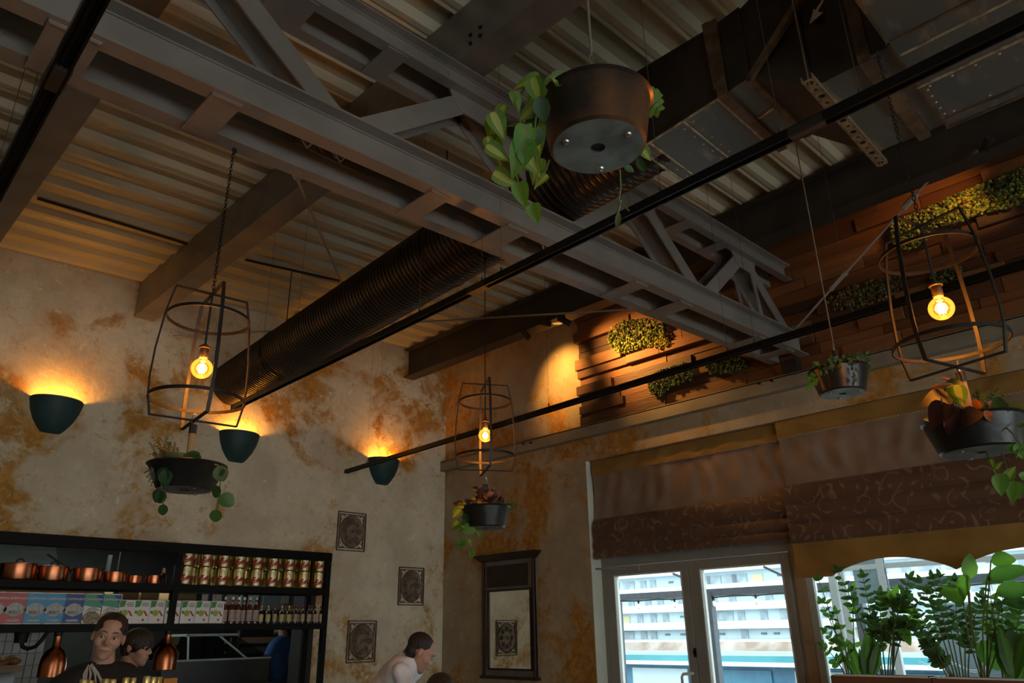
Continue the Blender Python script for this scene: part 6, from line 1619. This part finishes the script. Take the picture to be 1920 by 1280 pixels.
def standing(name_label, hc, fwd, top, skin=SKIN, k=1.0, arms='down', roll=0, tro=TROUS, body_fwd=None, sleeve=.55, hair=None):
    """standing adult: one skin body, clothing as children; hc is the head centre"""
    hc = Vector(hc); e = empty('person', (hc.x, hc.y, 0), name_label, 'person', 'people')
    M = head_frame(fwd, 0, roll); bf = Vector(body_fwd or fwd).normalized(); rt = bf.cross(Vector((0, 0, 1))).normalized()
    neck = hc + M @ Vector((0, -.018, -.10)) * 1; nb_ = Vector((hc.x, hc.y, hc.z - .175)) - bf * .045
    zs = hc.z - .235; hip = Vector((nb_.x, nb_.y, hc.z * .55)); 
    b = MB(); add_head(b, hc, M, k); b.tube([neck + Vector((0, 0, .03)), nb_], [.052, .060], 14)
    caps(b, [nb_, Vector((nb_.x, nb_.y, zs - .12)), hip], [.056, .10, .11])
    t = MB(); t.sphere(Vector((nb_.x, nb_.y, zs - .14)), 1, 18, 12, (.205, .125, .21), Matrix((rt, bf, Vector((0, 0, 1)))).transposed())
    t.sphere(Vector((nb_.x, nb_.y, zs - .34)), 1, 18, 12, (.175, .115, .24), Matrix((rt, bf, Vector((0, 0, 1)))).transposed()); t.sphere(hip, 1, 18, 12, (.18, .125, .16), Matrix((rt, bf, Vector((0, 0, 1)))).transposed())
    t.tube([nb_ + Vector((0, 0, .028)), nb_ + Vector((0, 0, -.01)), Vector((nb_.x, nb_.y, zs - .06))], [.073, .088, .15], 18)
    l = MB(); l.sphere(hip, 1, 16, 10, (.172, .12, .12), Matrix((rt, bf, Vector((0, 0, 1)))).transposed())
    for sx in (-1, 1):
        sh_ = Vector((nb_.x, nb_.y, zs - .025)) + rt * sx * .175
        if arms == 'down': el = sh_ + rt * sx * .06 + Vector((0, 0, -.27)); wr_ = el + bf * .12 + Vector((0, 0, -.21))
        else: el = sh_ + rt * sx * .05 + bf * .10 + Vector((0, 0, -.25)); wr_ = el + bf * .22 - rt * sx * .06 + Vector((0, 0, .02))
        caps(b, [sh_, el, wr_], [.048, .038, .027]); hand(b, wr_, (wr_ - el), rt * sx)
        t.tube([nb_ + rt * sx * .03 + Vector((0, 0, -.03)), sh_.lerp(nb_, .35) + Vector((0, 0, .005)), sh_], [.085, .082, .072], 14); caps(t, [sh_, sh_.lerp(el, sleeve)], [.074, .062])
        hp = hip + rt * sx * .085; kn = Vector((hp.x, hp.y, hip.z * .53)) + bf * .015; an = Vector((hp.x, hp.y, .09)); caps(b, [hp, kn, an], [.075, .05, .035]); caps(l, [hp, kn, Vector((an.x, an.y, .07))], [.095, .072, .060])
        b.tube([an, an + bf * .05 + Vector((0, 0, -.04))], [.034, .03], 8)
        obj('shoe', MB().lathe([(0, 0), (.045, 0), (.050, .02), (.042, .06), (0, .075)], (0, 0, 0), 14, Matrix.Translation((0, 0, 0)).to_3x3() @ Matrix((rt * 1, bf * 2.6, Vector((0, 0, 1)))).transposed()).merge(MB()) if False else MB().sphere(Vector((an.x, an.y, .045)) + bf * .07, 1, 14, 8, (.048, .135, .045), Matrix((rt, bf, Vector((0, 0, 1)))).transposed()), SHOE, e, smooth=1)
    mesh_part('body', remesh(b, .0062, 3), skin, e); mesh_part('shirt', remesh(t, .014, 6), top, e); mesh_part('trousers', remesh(l, .016, 6), tro, e)
    return e, M, nb_, bf, rt, zs
def towards(hc, ang=0, down=0):      # horizontal direction from the head to the camera, turned by ang
    d = Vector((-hc[0], -hc[1], 0)).normalized(); d = Matrix.Rotation(ang, 3, 'Z') @ d; return (d.x, d.y, -down)
# barman
hc = pD(206, 1188, 3.95)
e, M, nb_, bf, rt, zs = standing('person in a black polo shirt standing behind the bar facing the room', hc, towards(hc, -.02, .10), CLB, roll=-.16, body_fwd=towards(hc, .15))
face_bits(e, hc, M); hair_solid(e, hc, M, fy=.001, fz=.002, vol=1.012)
mb = MB()
for sx in (-1, 1): mb.add([nb_ + rt * sx * .012 + bf * .085 + Vector((0, 0, -.055)), nb_ + rt * sx * .075 + bf * .065 + Vector((0, 0, .0)), nb_ + rt * sx * .068 - bf * .01 + Vector((0, 0, .045)), nb_ + rt * sx * .045 + bf * .06 + Vector((0, 0, .035))], [(0, 1, 2, 3)])
obj('collar', mb, CLB, e)
from mathutils.bvhtree import BVHTree
shirt = [c for c in e.children if c.name.startswith('shirt')][0]
bv = BVHTree.FromPolygons([v.co.copy() for v in shirt.data.vertices], [tuple(p.vertices) for p in shirt.data.polygons])
def on_shirt(x, y):
    d = ray(x, y).normalized(); h = bv.ray_cast(CAM, d); return (h[0] - d * .003) if h[0] is not None else None
for pl in (((166, 1246), (158, 1262), (156, 1280)), ((168, 1248), (170, 1264), (167, 1282)), ((170, 1246), (178, 1262), (180, 1282)), ((172, 1244), (184, 1262), (190, 1282)), ((165, 1252), (161, 1270), (163, 1284)), ((174, 1250), (186, 1268), (196, 1284))):
    pts = [on_shirt(*q) for q in pl]; pts = [q for q in pts if q is not None]
    if len(pts) > 1: obj('zebra_stripe', MB().tube(pts, [.0035, .006, .004][:len(pts)], 5), mat('print_white', (.50, .48, .45), .7) if 'print_white' not in D.materials else D.materials['print_white'], e, label='white zebra stripe print')
# woman in profile
hc = pD(258, 1208, 4.75)
sd = Vector((CR.x, CR.y, 0)).normalized()
fw = (sd * 1.0 + Vector((-hc.x, -hc.y, 0)).normalized() * .10 + Vector((0, 0, -.16)))
e, M, nb_, bf, rt, zs = standing('person in dark clothes seen in profile behind the barman', hc, fw, CLB, skin=SKIN, k=.96)
face_bits(e, hc, M, .96); hair_solid(e, hc, M, .98, fy=.010, fz=-.008, vol=1.06, nape=1.15, extra=(((-.05, .03, .0), (.028, .036, .045)), ((.05, .03, .0), (.028, .036, .045))))
obj('hair_bun', MB().ico(hc + M @ Vector((0, -.115, .01)), .042, 1, .06), HAIRM, e, smooth=1)
# man in blue in the kitchen
hc = pY(527, 1170, 8.75)
fw = (sd * -.9 + Vector((hc.x, hc.y, 0)).normalized() * .35 + Vector((0, 0, -.15)))
e, M, nb_, bf, rt, zs = standing('person in a blue T-shirt working in the kitchen behind the hatch', hc, fw, CLBLUE, skin=SKIN2, arms='front', sleeve=.8)
face_bits(e, hc, M); hair_solid(e, hc, M)
obj('beard', MB().sphere(hc + M @ Vector((0, .045, -.095)), 1, 14, 10, (.058, .05, .042), M), HAIRM, e, smooth=1)
mb = MB(); bk_ = Vector((nb_.x, nb_.y, zs)) - bf * .135 + Vector((0, 0, -.16))
mb.tube([bk_ + rt * .055 * math.cos(t * PI / 12) + Vector((0, 0, .10 * math.sin(t * PI / 12))) for t in range(24)], .004, 5, closed=True); obj('back_print', mb, mat('print_blue_white', (.25, .36, .50), .7), e, label='pale oval back print')
# waiter bending over a table
DW = 4.95
hc = pD(790, 1219, DW); nk_ = pD(768, 1244, DW + .02); hipp = pD(672, 1352, DW + .05)
fwd = (sd * .80 + Vector((0, 0, -.52)) + Vector((hc.x, hc.y, 0)).normalized() * .18)
e = empty('person', (hipp.x, hipp.y, 0), 'person in a white shirt bending forward below the relief panels', 'person', 'people')
M = head_frame(fwd); view = Vector((hc.x, hc.y, 0)).normalized(); spine = (nk_ - hipp).normalized(); up_ = spine.cross(view).normalized()
b = MB(); add_head(b, hc, M); b.tube([hc + M @ Vector((0, -.02, -.06)), nk_], [.054, .062], 14); caps(b, [nk_, nk_.lerp(hipp, .4), hipp], [.050, .075, .085])
Mt = Matrix((view, spine, up_)).transposed()
t = MB(); t.sphere(nk_.lerp(hipp, .24), 1, 18, 12, (.20, .20, .125), Mt); t.sphere(nk_.lerp(hipp, .55), 1, 18, 12, (.18, .24, .12), Mt); t.sphere(hipp, 1, 18, 12, (.175, .16, .13), Mt); t.tube([nk_ + spine * .02, nk_.lerp(hipp, .12)], [.064, .12], 16)
l = MB()
for sx in (-1, 1):
    s0_ = nk_.lerp(hipp, .13) + view * sx * .17; el = s0_ + Vector((0, 0, -.25)) + sd * .06; wr_ = el + sd * .16 + Vector((0, 0, -.15)); caps(b, [s0_, el, wr_], [.045, .036, .026]); hand(b, wr_, wr_ - el, view * sx)
    t.tube([nk_.lerp(hipp, .14) + view * sx * .06, s0_], [.085, .064], 12); caps(t, [s0_, el, el.lerp(wr_, .85)], [.064, .054, .040])
    hp = hipp + view * sx * .085; kn = Vector((hp.x, hp.y, .50)) + sd * .03; an = Vector((hp.x, hp.y, .09)) - sd * .03
    caps(b, [hp, kn, an], [.075, .05, .035]); caps(l, [hp, kn, an + Vector((0, 0, -.02))], [.095, .07, .058]); b.tube([an, an + sd * .05 + Vector((0, 0, -.04))], [.034, .03], 8)
    obj('shoe', MB().sphere(Vector((an.x, an.y, .045)) + sd * .07, 1, 14, 8, (.135, .048, .045), Matrix((sd, sd.cross(Vector((0, 0, -1))), Vector((0, 0, 1)))).transposed()), SHOE, e, smooth=1)
sm_ = remesh(t, .010, 5)
for v_ in sm_.vertices:
    q_ = v_.co - nk_; s1 = q_.dot(spine); s2 = q_.dot(view); s3 = q_.dot(up_)
    f_ = math.sin(s1 * 42 + s2 * 16 + 2.2 * math.sin(s2 * 13)) + .6 * math.sin(s1 * 23 - s3 * 40 + s2 * 9)
    v_.co += v_.normal * (.0055 * f_)
mesh_part('body', remesh(b, .0062, 3), SKIN, e); mesh_part('shirt', sm_, CLW, e); mesh_part('trousers', remesh(l, .016, 6), TROUS, e)
face_bits(e, hc, M); hair_solid(e, hc, M, fy=-.010, fz=.0, vol=1.0)
ax_ = (hc + M @ Vector((0, -.02, -.06)) - nk_).normalized(); u_ = view - ax_ * view.dot(ax_); u_.normalize(); v_ = ax_.cross(u_)
mb = MB(); nC = 20
for rr_, hh_ in ((.112, -.028), (.094, .040), (.084, .052), (.080, .040), (.092, -.03)):
    for t_ in range(nC): mb.v.append(nk_ + ax_ * hh_ + (u_ * math.cos(t_ * 2 * PI / nC) + v_ * math.sin(t_ * 2 * PI / nC)) * rr_)
for i in range(4):
    for t_ in range(nC): mb.f.append([i * nC + t_, i * nC + (t_ + 1) % nC, (i + 1) * nC + (t_ + 1) % nC, (i + 1) * nC + t_]); mb.m.append(0)
obj('collar', mb, CLW, e, smooth=.6)
# seated guest, only the crown shows
hc = pD(824, 1296, 4.55)
e = empty('person', (hc.x, hc.y, 0), 'person with dark hair seated in front of the bending waiter', 'person', 'people')
fw = Vector((hc.x, hc.y, 0)).normalized() * .8 - sd * .5; M = head_frame(fw); bf = fw.normalized(); rt = bf.cross(Vector((0, 0, 1))).normalized()
b = MB(); add_head(b, hc, M); nb_ = hc + Vector((0, 0, -.21)) - bf * .03; b.tube([hc + Vector((0, 0, -.08)), nb_], [.052, .058], 12)
hip = Vector((nb_.x, nb_.y, .50)) - bf * .05; caps(b, [nb_, nb_.lerp(hip, .4), hip], [.052, .085, .10]); t = MB(); Mb = Matrix((rt, bf, Vector((0, 0, 1)))).transposed()
t.sphere(nb_ + Vector((0, 0, -.17)), 1, 16, 12, (.20, .12, .19), Mb); t.sphere(nb_.lerp(hip, .65), 1, 16, 12, (.17, .12, .24), Mb); t.tube([nb_ + Vector((0, 0, .02)), nb_ + Vector((0, 0, -.1))], [.065, .13], 14); l = MB(); l.sphere(hip, 1, 14, 10, (.18, .14, .12), Mb)
for sx in (-1, 1):
    s0_ = nb_ + rt * sx * .17 + Vector((0, 0, -.08)); el = s0_ + bf * .08 + Vector((0, 0, -.24)); wr_ = el + bf * .22 - rt * sx * .05 + Vector((0, 0, .03)); caps(b, [s0_, el, wr_], [.045, .036, .026]); hand(b, wr_, wr_ - el, rt * sx); t.tube([nb_ + rt * sx * .06 + Vector((0, 0, -.09)), s0_], [.08, .062], 12); caps(t, [s0_, el, wr_], [.062, .05, .036])
    hp = hip + rt * sx * .09; kn = hp + bf * .42 + Vector((0, 0, .0)); an = kn + Vector((0, 0, -.41)); caps(b, [hp, kn, an], [.075, .05, .035]); caps(l, [hp, kn, an], [.09, .068, .055])
    obj('shoe', MB().sphere(Vector((an.x, an.y, .045)) + bf * .07, 1, 14, 8, (.048, .13, .045), Mb), SHOE, e, smooth=1)
mesh_part('body', remesh(b, .0075, 3), SKIN, e); mesh_part('shirt', remesh(t, .014, 5), CLB, e); mesh_part('trousers', remesh(l, .016, 5), TROUS, e)
face_bits(e, hc, M); hair_solid(e, hc, M, fy=.0, fz=-.006, vol=1.10, nape=1.2)
# the chair that carries the guest
chx = empty('dining_chair', (hip.x, hip.y, 0), 'dark wooden dining chair under the seated guest', 'chair')
sz = hip.z - .115
obj('seat', MB().cbox((hip.x, hip.y, sz - .02), (.44, .44, .04), Mb), BARW, chx)
for sx in (-1, 1):
    for sy in (-1, 1): c_ = hip + rt * sx * .19 + bf * sy * .19; obj('leg', MB().tube([(c_.x, c_.y, 0), (c_.x, c_.y, sz - .04)], .018, 8), BARW, chx)
    c_ = hip + rt * sx * .19 - bf * .20; obj('back_post', MB().tube([(c_.x, c_.y, sz), (c_.x - bf.x * .05, c_.y - bf.y * .05, .88)], .016, 8), BARW, chx)
c_ = hip - bf * .235; obj('backrest', MB().cbox((c_.x, c_.y, .80), (.40, .02, .16), Mb), BARW, chx)
